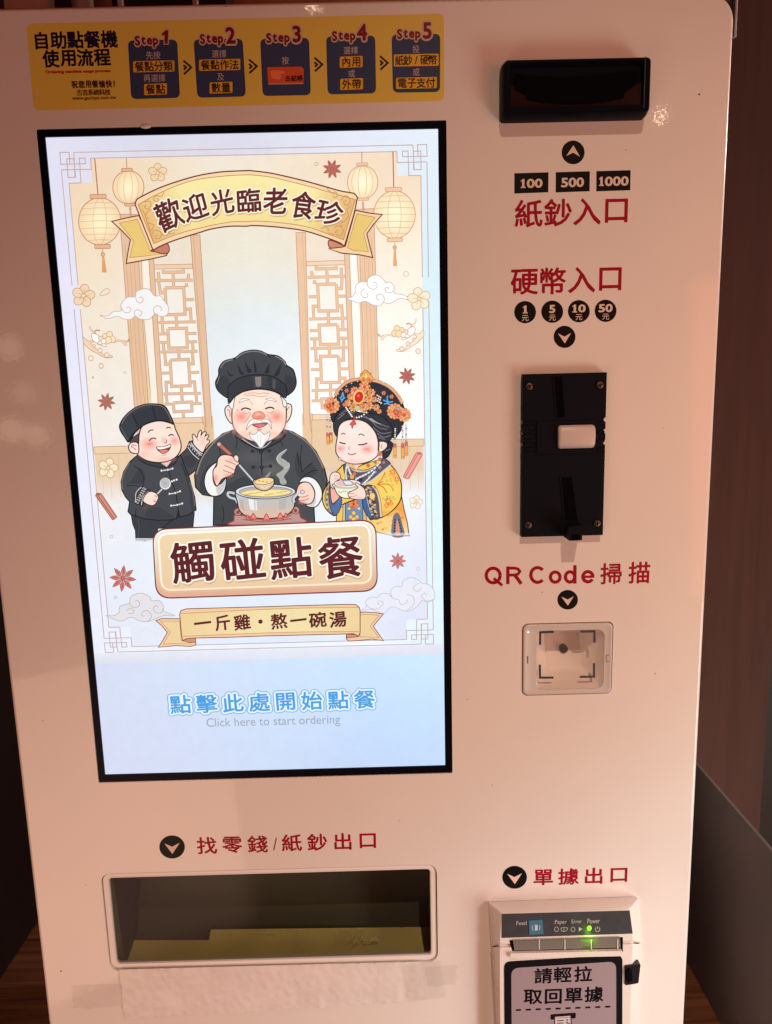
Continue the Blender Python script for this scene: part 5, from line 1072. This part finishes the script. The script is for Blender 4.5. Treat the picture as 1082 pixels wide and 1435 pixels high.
a.line(T(C_, (395, 695), (480, 722), (590, 732), (700, 720), (790, 690)), 1.6, (206, 96, 88), True)
# ladle
a.line(T(C_, (372, 292), (492, 428)), 3.6, (84, 82, 86)); a.line(T(C_, (372, 292), (492, 428)), 2.2, (214, 212, 212))
a.poly(T(C_, (482, 430), (500, 410), (580, 395), (640, 395), (652, 420), (640, 462), (600, 494), (555, 498), (510, 478), (492, 452)), (226, 206, 176), INK, 1.1, True); a.ell(*C_(572, 422), 13.4, 4.8, (248, 214, 150), line=(120, 96, 70), lw=.8, rot=-.12)
for k in range(7): X, Y = C_(530 + (k * 31) % 90, 415 + (k * 7) % 18); a.ell(X, Y, 1.3, .7, (214, 150, 70), n=8)
a.poly(T(C_, (505, 450), (540, 470), (600, 468), (640, 440), (632, 465), (600, 488), (555, 492), (515, 475)), (206, 176, 140), smooth=True, alpha=.6); a.line(T(C_, (540, 462), (575, 480), (610, 462)), .7, (250, 240, 220), True)
done(a, 'chef_figure', label='printed old chef in black toque stirring a steaming pot')

# the lady on the right
a = fig(); rnd = random.Random(4); GO, OR, PK, RD = (246, 200, 92), (240, 150, 84), (240, 168, 150), (226, 84, 66); LN = (60, 44, 44); BR = (176, 92, 60)
def flower(fr, cx, cy, r_, n_=9, cols=(OR, (246, 180, 110), PK), cc=RD):
    X, Y = fr(cx, cy); s = 1 / (fr(1, 0)[0] - fr(0, 0)[0]); R0 = r_ / s
    for ring, m_ in ((.72, n_), (.38, max(5, n_ - 3))):
        for k in range(m_):
            t = 6.283 * k / m_ + ring * 3; a.ell(X + math.cos(t) * R0 * ring, Y + math.sin(t) * R0 * ring, R0 * .34, R0 * .26, cols[(k + int(ring * 10)) % len(cols)], line=BR, lw=.45, rot=t, n=12)
    a.ell(X, Y, R0 * .24, R0 * .24, cc, line=BR, lw=.5, n=12)
# skirt
q4 = T(E_, (235, 600), (225, 745), (800, 870), (962, 870), (945, 740), (915, 620), (885, 470), (500, 480))
a.poly(q4, [(246, 198, 90), (246, 200, 100), (250, 216, 150), (250, 220, 160), (242, 176, 80), (240, 160, 76), (244, 180, 80), (246, 190, 90)], LN, 1.0)
for k in range(26): X, Y = E_(600 + (k * 83) % 300, 640 + (k * 47) % 200); a.ell(X, Y, 2.2, 1.6, ((236, 128, 70), (196, 190, 110), (250, 214, 120))[k % 3], alpha=.75, n=10)
a.poly(T(E_, (792, 870), (796, 740), (808, 670), (838, 640), (866, 672), (890, 760), (908, 870)), (110, 118, 140), (150, 120, 90), 1.2, True); a.poly(T(E_, (826, 870), (830, 760), (842, 690), (862, 770), (872, 870)), (230, 150, 110))
for k in range(6): a.ell(*E_(812 + k * 1.5, 850 - k * 28), 1.4, 1.4, (60, 60, 86), n=8); a.ell(*E_(892 - k * 7, 850 - k * 28), 1.4, 1.4, (60, 60, 86), n=8)
for k in range(22): a.line(T(E_, (650 + k * 15, 872 - (k * 5) % 9), (652 + k * 15, 836 + (k * 7) % 12)), 1.6, (238, 240, 250), alpha=.55)
a.poly(T(E_, (298, 480), (318, 480), (318, 740), (290, 740)), (206, 196, 180), LN, .6); a.poly(T(E_, (318, 490), (492, 490), (496, 735), (318, 740)), (106, 146, 176), LN, .8); a.poly(T(E_, (492, 500), (512, 500), (535, 735), (496, 735)), (214, 180, 140), LN, .6)
flower(E_, 402, 550, 48, 10, (OR, (226, 104, 70), (246, 160, 90)), (176, 60, 40))
for cx, cy, r_, c in ((355, 595, 16, (226, 214, 150)), (455, 595, 16, (226, 214, 150)), (402, 640, 20, GO), (372, 680, 20, (240, 190, 120)), (435, 680, 20, (240, 190, 120)), (402, 705, 22, GO), (345, 720, 14, (70, 110, 150)), (465, 720, 14, (70, 110, 150))): a.ell(*E_(cx, cy), r_ / 7.2, r_ / 7.2, c, line=BR, lw=.5, n=14)
# body of the robe
a.poly(T(E_, (325, 145), (262, 188), (215, 240), (150, 330), (98, 420), (86, 500), (110, 580), (160, 640), (210, 668), (240, 640), (280, 560), (500, 500), (560, 690), (600, 702), (700, 678), (800, 610), (870, 520), (886, 430), (878, 320), (830, 220), (765, 145), (700, 92), (560, 140)), (248, 204, 100), LN, 1.3, True)
a.ell(*E_(760, 430), 18, 20, (255, 222, 110), alpha=(.8, 0.0)); a.ell(*E_(820, 260), 9, 12, (244, 170, 96), alpha=(.6, 0.0)); a.ell(*E_(700, 640), 16, 7, (240, 160, 80), alpha=(.7, 0.0)); a.ell(*E_(240, 240), 9, 9, (240, 160, 84), alpha=(.6, 0.0))
for cx, cy, r_ in ((795, 225, 40), (838, 300, 36), (752, 520, 46), (735, 565, 34), (780, 545, 30)):
    for k in range(7): t = k * .9 + cx; a.ell(*E_(cx + math.cos(t) * r_ * .55, cy + math.sin(t) * r_ * .55), r_ * .28 / 7.2, r_ * .2 / 7.2, ((238, 116, 62), (244, 148, 84))[k % 2], n=10, rot=t)
for k in range(22): cx, cy = ((700 + (k * 37) % 120, 470 + (k * 11) % 40) if k % 2 else (720 + (k * 29) % 130, 250 + (k * 23) % 130)); a.ell(*E_(cx, cy), 1.7, 1.0, (176, 176, 108), alpha=.8, n=8, rot=k)
for pts in (((720, 225), (690, 290), (640, 355)), ((640, 355), (700, 380), (740, 440)), ((650, 352), (750, 350), (800, 400), (795, 420)), ((700, 320), (650, 345))): a.line(T(E_, *pts), .9, (206, 112, 56), True)
# left sleeve band, blue lining, forearm
a.poly(T(E_, (150, 335), (120, 420), (112, 500), (140, 590), (188, 655), (160, 560), (150, 450), (162, 370)), (178, 160, 140), (90, 70, 60), .7, True)
a.poly(T(E_, (160, 370), (152, 460), (165, 580), (205, 662), (240, 645), (268, 590), (282, 510), (262, 468), (220, 530), (182, 545)), (84, 114, 160), LN, .9, True)
a.poly(T(E_, (168, 385), (182, 536), (225, 520), (262, 465), (225, 400)), (248, 180, 156), LN, .8, True)
for k in range(9): a.ell(*E_(134 + 5 * math.sin(k), 400 + k * 26), 1.5, 1.5, ((120, 100, 96), (216, 190, 150))[k % 2], n=8)
# right sleeve band and lining
a.poly(T(E_, (495, 370), (488, 480), (500, 590), (540, 670), (582, 700), (594, 690), (560, 600), (535, 500), (515, 380)), (72, 104, 156), LN, .9, True); a.line(T(E_, (520, 385), (540, 500), (566, 600), (596, 688)), 1.3, (206, 206, 216), True)
a.poly(T(E_, (520, 368), (600, 366), (632, 420), (655, 520), (668, 680), (600, 697), (570, 600), (545, 500)), (98, 88, 92), LN, .9, True)
for k in range(30): t = k / 30; cx = 548 + 70 * t + 26 * math.sin(k * 2.2); cy = 385 + 290 * t; a.ell(*E_(cx, cy), 2.0, 1.5, ((206, 186, 160), (160, 150, 140), (232, 200, 120), (60, 56, 60))[k % 4], n=9)
a.ell(*E_(590, 470), 4, 4.8, (246, 206, 130), line=BR, lw=.6, n=14); a.line(T(E_, (590, 366), (632, 420), (660, 520), (676, 680)), 1.8, (214, 204, 196), True); a.line(T(E_, (612, 362), (648, 420), (676, 520), (692, 676)), .8, (176, 140, 90), True)
# collar
a.poly(T(E_, (298, 165), (315, 260), (330, 320), (420, 350), (500, 350), (600, 300), (700, 220), (775, 150), (725, 95), (690, 90), (640, 150), (560, 200), (470, 225), (390, 200), (335, 140)), (94, 90, 104), LN, .9, True)
for cx, cy, r_, c in ((410, 245, 20, (226, 120, 84)), (385, 275, 24, (240, 170, 100)), (430, 290, 18, (110, 160, 196)), (500, 260, 18, (176, 130, 110)), (560, 275, 18, (170, 150, 140)), (620, 225, 18, (110, 160, 196)), (665, 180, 20, (190, 140, 120)), (705, 130, 18, (170, 130, 120)), (720, 160, 14, (110, 100, 110)), (470, 305, 20, (54, 58, 84)), (345, 270, 14, (160, 140, 130)), (595, 260, 12, (90, 140, 180)), (340, 215, 12, (130, 120, 130))): a.ell(*E_(cx, cy), r_ / 7.2, r_ / 7.2, c, line=(70, 56, 60), lw=.4, n=12)
a.line(T(E_, (775, 155), (690, 225), (600, 300), (505, 356)), 2.0, (210, 206, 206), True); a.line(T(E_, (340, 150), (400, 205), (480, 220), (570, 195), (660, 130)), 2.4, (206, 190, 178), True)
a.poly(T(E_, (440, 200), (460, 170), (530, 140), (620, 112), (690, 88), (668, 125), (600, 175), (520, 205)), (246, 200, 104), LN, .8, True); flower(E_, 548, 160, 20, 6); flower(E_, 620, 128, 16, 6)
a.poly(T(E_, (330, 145), (372, 140), (410, 165), (425, 200), (385, 190), (350, 170)), (236, 190, 120), LN, .8, True); a.poly(T(E_, (380, 140), (470, 140), (440, 190), (425, 205), (408, 165)), (250, 206, 192))
# pearls
for n_, pts in ((22, [(338, 145), (325, 200), (322, 250), (330, 300)]), (10, [(345, 165), (355, 205), (372, 245)]), (22, [(668, 128), (600, 200), (520, 252), (450, 285), (410, 320)]), (14, [(610, 225), (560, 285), (510, 335), (485, 355)])):
    cv = cr([E_(*p) for p in pts], False, 8)
    for k in range(n_): p = cv[int(k / (n_ - 1) * (len(cv) - 1))]; a.ell(*p, 1.35, 1.35, (252, 250, 246), line=(150, 140, 136), lw=.35, n=10)
# bowl, spoon, hands
a.line(T(E_, (150, 186), (222, 232)), 2.8, (120, 118, 126)); a.line(T(E_, (150, 186), (222, 232)), 1.8, (232, 232, 238))
a.poly(T(E_, (170, 370), (160, 300), (172, 250), (205, 226), (250, 236), (268, 262), (262, 295), (240, 310), (212, 335), (205, 395)), SK, LN, .9, True)
for pts in (((205, 265), (250, 268)), ((205, 295), (245, 296))): a.line(T(E_, *pts), .7, (196, 120, 110))
a.poly(T(E_, (205, 345), (212, 395), (240, 450), (290, 485), (350, 492), (410, 478), (450, 440), (475, 350)), (244, 242, 226), LN, 1.0, True); a.ell(*E_(340, 342), 18.6, 5.4, (250, 246, 244), line=LN, lw=.9); a.ell(*E_(325, 342), 13.5, 3.6, (244, 186, 172), line=(206, 150, 140), lw=.5); a.poly(T(E_, (212, 362), (330, 378), (440, 365), (430, 385), (330, 398), (220, 385)), (190, 198, 176), smooth=True)
for k in range(7): a.ell(*E_(255 + k * 22, 425 + 8 * math.sin(k * 2)), 1.6, 1.3, (196, 196, 140), n=8)
a.poly(T(E_, (262, 268), (300, 310), (350, 310), (385, 330), (392, 352), (350, 360), (315, 352), (290, 310)), (226, 228, 236), (120, 118, 126), .8, True)
a.poly(T(E_, (345, 450), (360, 430), (420, 400), (445, 380), (415, 350), (430, 334), (465, 355), (505, 390), (525, 440), (518, 490), (470, 505), (400, 498), (355, 478)), SK, LN, .9, True); a.ell(*E_(460, 490), 8, 3.5, PINK, alpha=(.5, 0.0))
for pts in (((355, 448), (410, 440)), ((360, 474), (420, 468)), ((430, 470), (425, 450))): a.line(T(E_, *pts), .7, (196, 120, 110))
# hair and headdress
a.poly(T(D_, (180, 565), (170, 500), (215, 330), (250, 262), (330, 195), (440, 160), (560, 165), (660, 185), (760, 235), (845, 315), (900, 410), (920, 520), (890, 640), (850, 710), (790, 740), (600, 520), (400, 440), (250, 480), (200, 580)), (54, 53, 60), INK, 1.2, True)
a.line(T(D_, (215, 325), (250, 258), (330, 188), (440, 155), (560, 162), (660, 182), (760, 232), (840, 310), (895, 400)), 4.8, (170, 104, 76), True); a.line(T(D_, (215, 325), (250, 258), (330, 188), (440, 155), (560, 162), (660, 182), (760, 232), (840, 310), (895, 400)), 3.4, (232, 174, 134), True)
for k in range(16): t = math.pi * (1.02 + .93 * k / 15); a.ell(*D_(555 + 342 * math.cos(t), 410 + 248 * math.sin(t)), .9, .9, (250, 210, 150), n=8)
a.poly(T(D_, (740, 780), (795, 800), (785, 870), (745, 940), (700, 948), (690, 900), (715, 850)), (52, 52, 58), INK, 1.0, True)
a.poly(T(D_, (240, 735), (205, 680), (200, 590), (235, 510), (300, 450), (360, 440), (420, 480), (520, 500), (640, 510), (730, 560), (790, 640), (795, 720), (760, 780), (700, 800), (650, 780), (620, 690), (540, 600), (440, 560), (340, 560), (260, 620)), (58, 57, 63), INK, 1.2, True)
for pts in (((260, 520), (330, 470), (400, 500)), ((240, 560), (310, 500)), ((450, 520), (560, 560), (650, 640), (740, 660)), ((520, 530), (620, 590), (760, 640)), ((600, 640), (680, 700), (780, 690)), ((640, 700), (700, 740), (775, 720)), ((650, 740), (720, 765)), ((720, 880), (770, 860))): a.line(T(D_, *pts), 1.1, (122, 122, 128), True, alpha=.8)
a.poly(T(D_, (560, 560), (640, 600), (690, 610), (640, 590), (580, 550)), (190, 190, 194), smooth=True, alpha=.7)
# face
a.poly(T(D_, (640, 800), (690, 782), (738, 800), (735, 845), (685, 885), (650, 880)), SK, LN, 1.0, True); a.line(T(D_, (690, 810), (680, 840), (690, 855)), .7, (190, 110, 100), True)
a.poly(T(D_, (250, 640), (236, 740), (222, 830), (226, 900), (275, 968), (360, 1004), (450, 1010), (560, 985), (640, 930), (655, 860), (648, 780), (620, 690), (545, 602), (460, 565), (370, 562), (295, 585)), (253, 226, 216), LN, 1.2, True)
a.poly(T(D_, (648, 790), (664, 800), (655, 860), (612, 890), (640, 870), (645, 830)), (58, 57, 63), smooth=True)
a.ell(*D_(400, 680), 20, 13, (255, 236, 228), alpha=(.8, 0.0)); a.ell(*D_(268, 855), 8.5, 7, (244, 144, 138), alpha=(.9, 0.0)); a.ell(*D_(542, 862), 11.5, 8.6, (244, 144, 138), alpha=(.9, 0.0)); a.ell(*D_(400, 985), 20, 5, (248, 190, 184), alpha=(.6, 0.0))
for pts, w_, c in (((258, 788), (285, 800), (320, 806)), 1.4, LN), (((448, 816), (490, 815), (540, 800)), 1.4, LN), (((275, 712), (295, 700), (318, 710)), 1.1, (120, 80, 70)), (((450, 720), (478, 708), (512, 726)), 1.1, (120, 80, 70)), (((365, 835), (350, 850), (362, 864)), .8, (214, 140, 126)), (((343, 900), (365, 914), (400, 914), (426, 898)), 1.1, (176, 84, 80)), (((495, 865), (520, 850)), .5, (230, 120, 116)), (((520, 872), (550, 852)), .5, (230, 120, 116)): a.line(T(D_, *pts), w_, c, True)
# jewels
flower(D_, 525, 130, 62, 9); a.poly(T(D_, (520, 62), (555, 95), (600, 150), (560, 190), (500, 190), (455, 150), (490, 105)), (246, 190, 110), BR, .7, True); a.poly(T(D_, (522, 85), (548, 120), (530, 150), (505, 140)), (250, 214, 120), BR, .5, True); flower(D_, 500, 165, 28, 6); flower(D_, 560, 165, 28, 6); flower(D_, 512, 235, 58, 8)
for cx, cy, r_ in ((410, 270, 40), (580, 290, 40), (370, 330, 34), (560, 350, 44), (345, 395, 36), (400, 440, 44), (500, 440, 46), (560, 425, 40), (610, 360, 30), (630, 440, 34), (310, 410, 20), (660, 480, 24), (450, 330, 84)): flower(D_, cx, cy, r_, 8, ((246, 180, 110), PK, OR, (250, 206, 150)), ((226, 84, 66), (246, 200, 120))[int(cx) % 2])
a.ell(*D_(455, 333), 8.6, 10.8, (246, 196, 120), line=BR, lw=.7, rot=.25); a.ell(*D_(455, 335), 5.4, 7.4, (222, 46, 36), line=(150, 30, 26), lw=.7, rot=.25); a.ell(*D_(450, 322), 2.2, 2.8, (250, 140, 120), alpha=(.9, 0.0)); a.ell(*D_(437, 445), 4.2, 3.8, (196, 204, 160), line=BR, lw=.6, n=18)
flower(D_, 182, 420, 78, 12); flower(D_, 165, 430, 40, 8, (RD, OR)); a.ell(*D_(196, 398), 1.8, 2.2, (60, 70, 90), n=10); flower(D_, 818, 478, 78, 12); flower(D_, 912, 515, 68, 11); flower(D_, 850, 500, 40, 8, (RD, OR)); a.ell(*D_(852, 455), 2.4, 2.4, (150, 176, 200), line=BR, lw=.5, n=12)
for cx, cy in ((332, 270), (705, 295), (785, 330)): flower(D_, cx, cy, 22, 6)
for pts in (((258, 345), (280, 330), (292, 292), (300, 340), (276, 385)), ((268, 360), (292, 352), (318, 340)), ((745, 320), (740, 360), (760, 385), (800, 380)), ((700, 365), (735, 380), (755, 412)), ((708, 405), (745, 400), (770, 412))): a.line(T(D_, *pts), 1.8, (96, 170, 226), True)
for k in range(13): t = k / 12; a.ell(*D_(*( (325 + 60 * t * 2, 440 + 90 * t * 2) if t < .5 else (385 + 145 * (t - .5) * 2, 530 - 40 * ((t - .5) * 2) ** 2 + 18 * math.sin((t - .5) * 6.28)))), 1.25, 1.25, (252, 250, 246), line=(140, 130, 126), lw=.3, n=10)
for k in range(8): a.ell(*D_(640 + (k * 17) % 40, 318 + k * 11), 1.3, 1.1, (250, 222, 206), n=8)
a.poly(T(D_, (405, 535), (398, 565), (370, 600), (362, 612), (378, 618), (388, 652), (400, 620), (425, 610), (420, 590), (412, 565), (415, 535)), (230, 96, 84), (150, 50, 44), .6, True)
for (x0_, y0_, x1_, y1_, n_), (tx0, ty0, tx1, ty1) in (((132, 520, 135, 700, 9), (140, 700, 146, 806)), ((162, 530, 165, 680, 8), (172, 690, 176, 790)), ((822, 655, 818, 795, 8), (818, 800, 820, 942)), ((895, 630, 895, 800, 9), (896, 805, 900, 950)), ((930, 612, 932, 775, 9), (932, 785, 935, 920))):
    for k in range(n_): t = k / (n_ - 1); a.ell(*D_(x0_ + (x1_ - x0_) * t, y0_ + (y1_ - y0_) * t), 1.25, 1.25, ((244, 240, 236), (206, 150, 150))[k % 3 == 2], line=(120, 100, 100), lw=.35, n=9)
    p, q_ = D_(tx0, ty0), D_(tx1, ty1); mid = (p[0] * .68 + q_[0] * .32, p[1] * .68 + q_[1] * .32); a.line([p, q_], 4.6, (150, 84, 56)); a.line([p, q_], 3.4, (244, 176, 96)); a.line([p, mid], 3.4, (206, 110, 112)); a.ell(q_[0], q_[1] - .6, 2.2, 1.8, (244, 176, 96), line=(150, 84, 56), lw=.5, n=14)
flower(D_, 665, 908, 26, 7, (PK, OR)); flower(D_, 666, 960, 20, 6, (PK, OR)); a.ell(*D_(262, 960), 2, 2.2, (246, 206, 180), line=LN, lw=.5, n=10)
done(a, 'lady_figure', label='printed lady in golden robe and jewelled headdress holding a bowl')

# welcome ribbon
a = art(); ED = (112, 48, 46); RB, RG = (244, 208, 164), (240, 216, 150)
for pts, inner in ((T(Z1, (424, 508), (490, 492), (560, 478), (600, 560), (640, 650), (712, 652), (700, 680), (620, 698), (497, 720), (506, 660), (518, 600), (470, 550)), T(Z1, (462, 516), (552, 496), (620, 660), (690, 668), (600, 682), (514, 690), (534, 606))), (T(Z2, (570, 452), (640, 466), (706, 473), (660, 525), (628, 570), (645, 640), (658, 690), (590, 676), (500, 668), (436, 646), (520, 632)), T(Z2, (578, 470), (670, 487), (612, 568), (636, 660), (560, 654), (530, 640)))):
    a.poly(pts, RB, ED, 1.5); a.poly(inner, (232, 198, 118), (176, 130, 84), .8)
a.poly(T(Z1, (625, 652), (700, 620), (714, 656), (690, 672), (640, 660)), (196, 126, 100), ED, 1.3, True); a.poly(T(Z2, (440, 602), (512, 632), (480, 640), (440, 640)), (206, 140, 112), ED, 1.3, True)
top = cr(T(H_, (62, 285), (72, 248), (112, 218), (300, 130), (560, 48), (760, 12), (905, 2)), False, 5)[:-1] + cr(T(I_, (0, -2), (150, 16), (300, 48), (450, 85), (600, 128), (700, 155), (790, 172), (818, 205)), False, 5)
bot = cr(T(I_, (812, 225), (790, 330), (718, 572)), False, 4) + cr(T(I_, (690, 548), (600, 512), (420, 455), (250, 430), (100, 417), (0, 414)), False, 5)[:-1] + cr(T(H_, (1000, 466), (850, 467), (700, 490), (600, 520), (400, 582), (270, 635), (215, 668)), False, 5) + cr(T(H_, (205, 650), (150, 510), (62, 285)), False, 4)[:-1]
a.poly(top + bot, (245, 212, 166), ED, 1.7)
ti_ = cr(T(H_, (85, 285), (300, 172), (560, 78), (905, 35)), False, 6)[:-1] + cr(T(I_, (0, 30), (150, 46), (300, 80), (450, 118), (600, 160), (805, 220)), False, 6); bi_ = cr(T(I_, (712, 522), (560, 465), (420, 420), (250, 395), (100, 382), (0, 380)), False, 6)[:-1] + cr(T(H_, (1000, 428), (850, 432), (600, 482), (400, 538), (218, 612)), False, 6)
n2 = len(ti_) // 2; cols = [mixc((226, 178, 116), (246, 230, 164), min(1, min(i, len(ti_) - 1 - i) / 8)) for i in range(len(ti_))] + [mixc((224, 174, 112), (240, 216, 146), min(1, min(i, len(bi_) - 1 - i) / 8)) for i in range(len(bi_))]
qa_ = a.pl(ti_); qb_ = a.pl(bi_[::-1]); m_ = min(len(qa_), len(qb_))
fa = [qa_[int(i * (len(qa_) - 1) / 39)] for i in range(40)]; fb = [qb_[int(i * (len(qb_) - 1) / 39)] for i in range(40)]
ca = [mixc((228, 182, 120), (247, 232, 168), min(1, min(i, 39 - i) / 8)) for i in range(40)]; cb = [mixc((224, 174, 112), (243, 220, 150), min(1, min(i, 39 - i) / 8)) for i in range(40)]
a.raw(fa + fb, [(i, i + 1, 41 + i, 40 + i) for i in range(39)], ca + cb); a.stroke_m(fa, .9 * PXM, (176, 124, 84)); a.stroke_m(fb, .9 * PXM, (176, 124, 84)); a.line(T(H_, (85, 285), (218, 612)), .9, (176, 124, 84)); a.line(T(I_, (800, 220), (712, 522)), .9, (176, 124, 84))
SCR_C = (206, 148, 96)
for fr, curls in ((H_, (((305, 178), (280, 215), (240, 210), (215, 240), (240, 262), (258, 240), (240, 232)), ((140, 262), (180, 255), (195, 285), (170, 320), (140, 305), (155, 285)), ((200, 320), (165, 345), (150, 390), (178, 400)), ((170, 440), (215, 455), (200, 500), (175, 480)), ((215, 590), (200, 540), (230, 500), (275, 515), (275, 560), (240, 570), (235, 545), (255, 540)), ((275, 545), (320, 520), (355, 500), (340, 530), (400, 522)), ((120, 330), (140, 360), (160, 420), (190, 520)))),
                  (I_, (((580, 125), (620, 165), (650, 160), (665, 185), (645, 205), (630, 185)), ((690, 230), (720, 190), (755, 205), (760, 245), (730, 260), (712, 235), (735, 225)), ((770, 260), (735, 300), (750, 340), (720, 380)), ((720, 380), (690, 400), (700, 430)), ((540, 440), (575, 425), (600, 445), (590, 455)), ((640, 430), (680, 415), (710, 450), (690, 490), (655, 480), (655, 455), (675, 455)), ((600, 470), (640, 485))))):
    for c in curls: a.line(T(fr, *c), 1.2, SCR_C, True)
TX = (98, 42, 44)
chars = (('歡', H_, 345, 370, 38, 41, 18), ('迎', H_, 566, 304, 36, 35, 12), ('光', H_, 790, 262, 34, 34, 6), ('臨', H_, 1018, 250, 36, 33, 0), ('老', I_, 196, 228, 35, 37, -5), ('食', I_, 408, 260, 34, 38, -12), ('珍', I_, 606, 316, 38, 34, -18))
def lay(chs, halo, hb, col, bold, sh=.10, shadow=None):
    if shadow:
        for ch, fr, x, y, w_, h_, r_ in chs: a.char(ch, *fr(x, y), w_, h_, shadow, hb, math.radians(r_), sh, dx=.8, dy=2.2, alpha=.30)
    for ch, fr, x, y, w_, h_, r_ in chs: a.char(ch, *fr(x, y), w_, h_, halo, hb, math.radians(r_), sh)
    for ch, fr, x, y, w_, h_, r_ in chs: a.char(ch, *fr(x, y), w_, h_, col, bold, math.radians(r_), sh)
lay(chars, (253, 244, 222), .068, TX, .020, .08, (150, 110, 70))
done(a, 'welcome_ribbon', label='gold ribbon with dark red welcome lettering')

# the big plaque
a = art()
Q4 = [(213.5, 740.5), (527.3, 727.3), (530, 828.3), (219, 839)]
def ins(l, t, r_, b): return [(Q4[0][0] + l, Q4[0][1] + t), (Q4[1][0] - r_, Q4[1][1] + t), (Q4[2][0] - r_, Q4[2][1] - b), (Q4[3][0] + l, Q4[3][1] - b)]
def grad(q4, r_, ct, cb):
    pts = rrp(q4, r_, 8); y0, y1 = q4[0][1], q4[3][1]; c = (sum(p[0] for p in pts) / len(pts), sum(p[1] for p in pts) / len(pts))
    def cc(p): return mixc(ct, cb, min(1, max(0, (p[1] + (p[0] - q4[0][0]) * .04 - y0) / (y1 - y0))))
    a.raw(a.pl([c] + pts), [(0, 1 + i, 1 + (i + 1) % len(pts)) for i in range(len(pts))], [cc(c)] + [cc(p) for p in pts])
grad(Q4, 22, (120, 58, 56), (120, 56, 54)); grad(ins(1.6, 1.8, 1.6, 1.8), 21, (250, 246, 238), (224, 172, 144)); grad(ins(4.5, 4.5, 5.5, 8.5), 18, (240, 226, 204), (228, 186, 150)); grad(ins(7, 6, 8, 11), 16, (252, 250, 244), (250, 232, 206)); grad(ins(10, 9, 11, 13.5), 13, (238, 214, 174), (236, 202, 164))
a.ell(372, 775, 130, 32, (242, 222, 180), alpha=(.9, 0.0))
big = (('觸', L_, 382, 362, 68, 66, 2.4), ('碰', L_, 828, 338, 69, 66, 2.4), ('點', M_, 240, 330, 66, 65, 2.4), ('餐', M_, 685, 322, 69, 67, 2.4))
lay(big, (253, 246, 228), .058, (96, 40, 46), .019, .04, (150, 104, 70))
done(a, 'touch_plaque', label='cream plaque with large dark red lettering')

# slogan ribbon
a = art()
for pts, inner in ((T(L_, (58, 885), (110, 866), (275, 868), (285, 1000), (300, 1062), (360, 1080), (412, 1075), (415, 1100), (370, 1115), (240, 1108), (80, 1122), (120, 1060), (160, 990), (110, 930)), T(L_, (100, 890), (270, 890), (285, 1060), (380, 1092), (240, 1088), (125, 1095), (186, 985))), (T(M_, (852, 815), (900, 808), (1000, 815), (1065, 826), (1020, 880), (975, 935), (1020, 1000), (1066, 1064), (960, 1050), (850, 1062), (760, 1068), (735, 1050), (735, 1020), (850, 1020)), T(M_, (858, 838), (900, 828), (1022, 840), (945, 935), (1025, 1035), (900, 1028), (858, 1030)))):
    a.poly(pts, (240, 200, 158), ED, 1.1); a.poly(inner, (236, 208, 158), (180, 128, 92), .7)
a.poly(T(L_, (295, 1062), (330, 1045), (412, 1040), (412, 1078), (350, 1080)), (206, 148, 120), ED, .9); a.poly(T(M_, (735, 1005), (852, 1010), (840, 1028), (740, 1040)), (206, 148, 120), ED, .9)
a.poly(T(L_, (270, 830), (282, 795), (330, 780), (1000, 762)) + T(M_, (300, 752), (740, 740), (820, 742), (852, 770), (858, 800), (858, 990), (845, 1024), (800, 1002), (400, 1012), (0, 1022)) + T(L_, (700, 1034), (410, 1040), (330, 1046), (296, 1066), (285, 1000)), (242, 202, 158), ED, 1.2)
top = a.pl(T(L_, (282, 822)) + T(M_, (0, 785), (400, 772), (845, 768))); bt = a.pl(T(L_, (300, 1025)) + T(M_, (0, 995), (400, 985), (848, 982)))
a.raw(top + bt, [(0, 1, 5, 4), (1, 2, 6, 5), (2, 3, 7, 6)], [(236, 206, 152), (240, 220, 166), (240, 220, 166), (238, 210, 158)] + [(238, 208, 156), (242, 222, 172), (242, 222, 172), (238, 208, 158)])
a.stroke_m(top, .8 * PXM, (176, 128, 92)); a.stroke_m(bt, .8 * PXM, (176, 128, 92))
small = (('一', L_, 474, 906, 27, 27, 2), ('斤', L_, 652, 905, 25, 25, 2), ('雞', L_, 826, 900, 26, 25, 2), ('・', L_, 989, 894, 26, 26, 0), ('熬', M_, 136, 890, 26, 25, 2), ('一', M_, 308, 880, 26, 26, 2), ('碗', M_, 480, 878, 27, 25, 2), ('湯', M_, 660, 874, 27, 26, 2))
for ch, fr, x, y, w_, h_, r_ in small: a.char(ch, *fr(x, y), w_, h_, (96, 40, 42), .026, math.radians(r_), .06)
done(a, 'slogan_ribbon', label='pale ribbon with one line of dark lettering')

# start lettering
a = art(); row_ = [(ch, 253.3 + i * 36.8, 986.3 - i * 1.03) for i, ch in enumerate('點擊此處開始點餐')]
for col, b in (((92, 160, 224), .150), ((228, 242, 254), .112), ((78, 160, 228), .018)):
    for ch, x, y in row_: a.char(ch, x, y, 33.5, 31.5, col, b, math.radians(1.6))
p, q_ = P(289.5, 1008.5, SD), P(477, 1018.5, SD)
v_, f_ = glyphs('Click here to start ordering', 0.0)
a.text_m('Click here to start ordering', p[0], P(289, 1020.5, SD)[1] - .0008, q_[0], P(289, 1006, SD)[1] + .0002, (158, 168, 184))
done(a, 'start_lettering', label='blue outlined lettering over a grey line of small lettering')
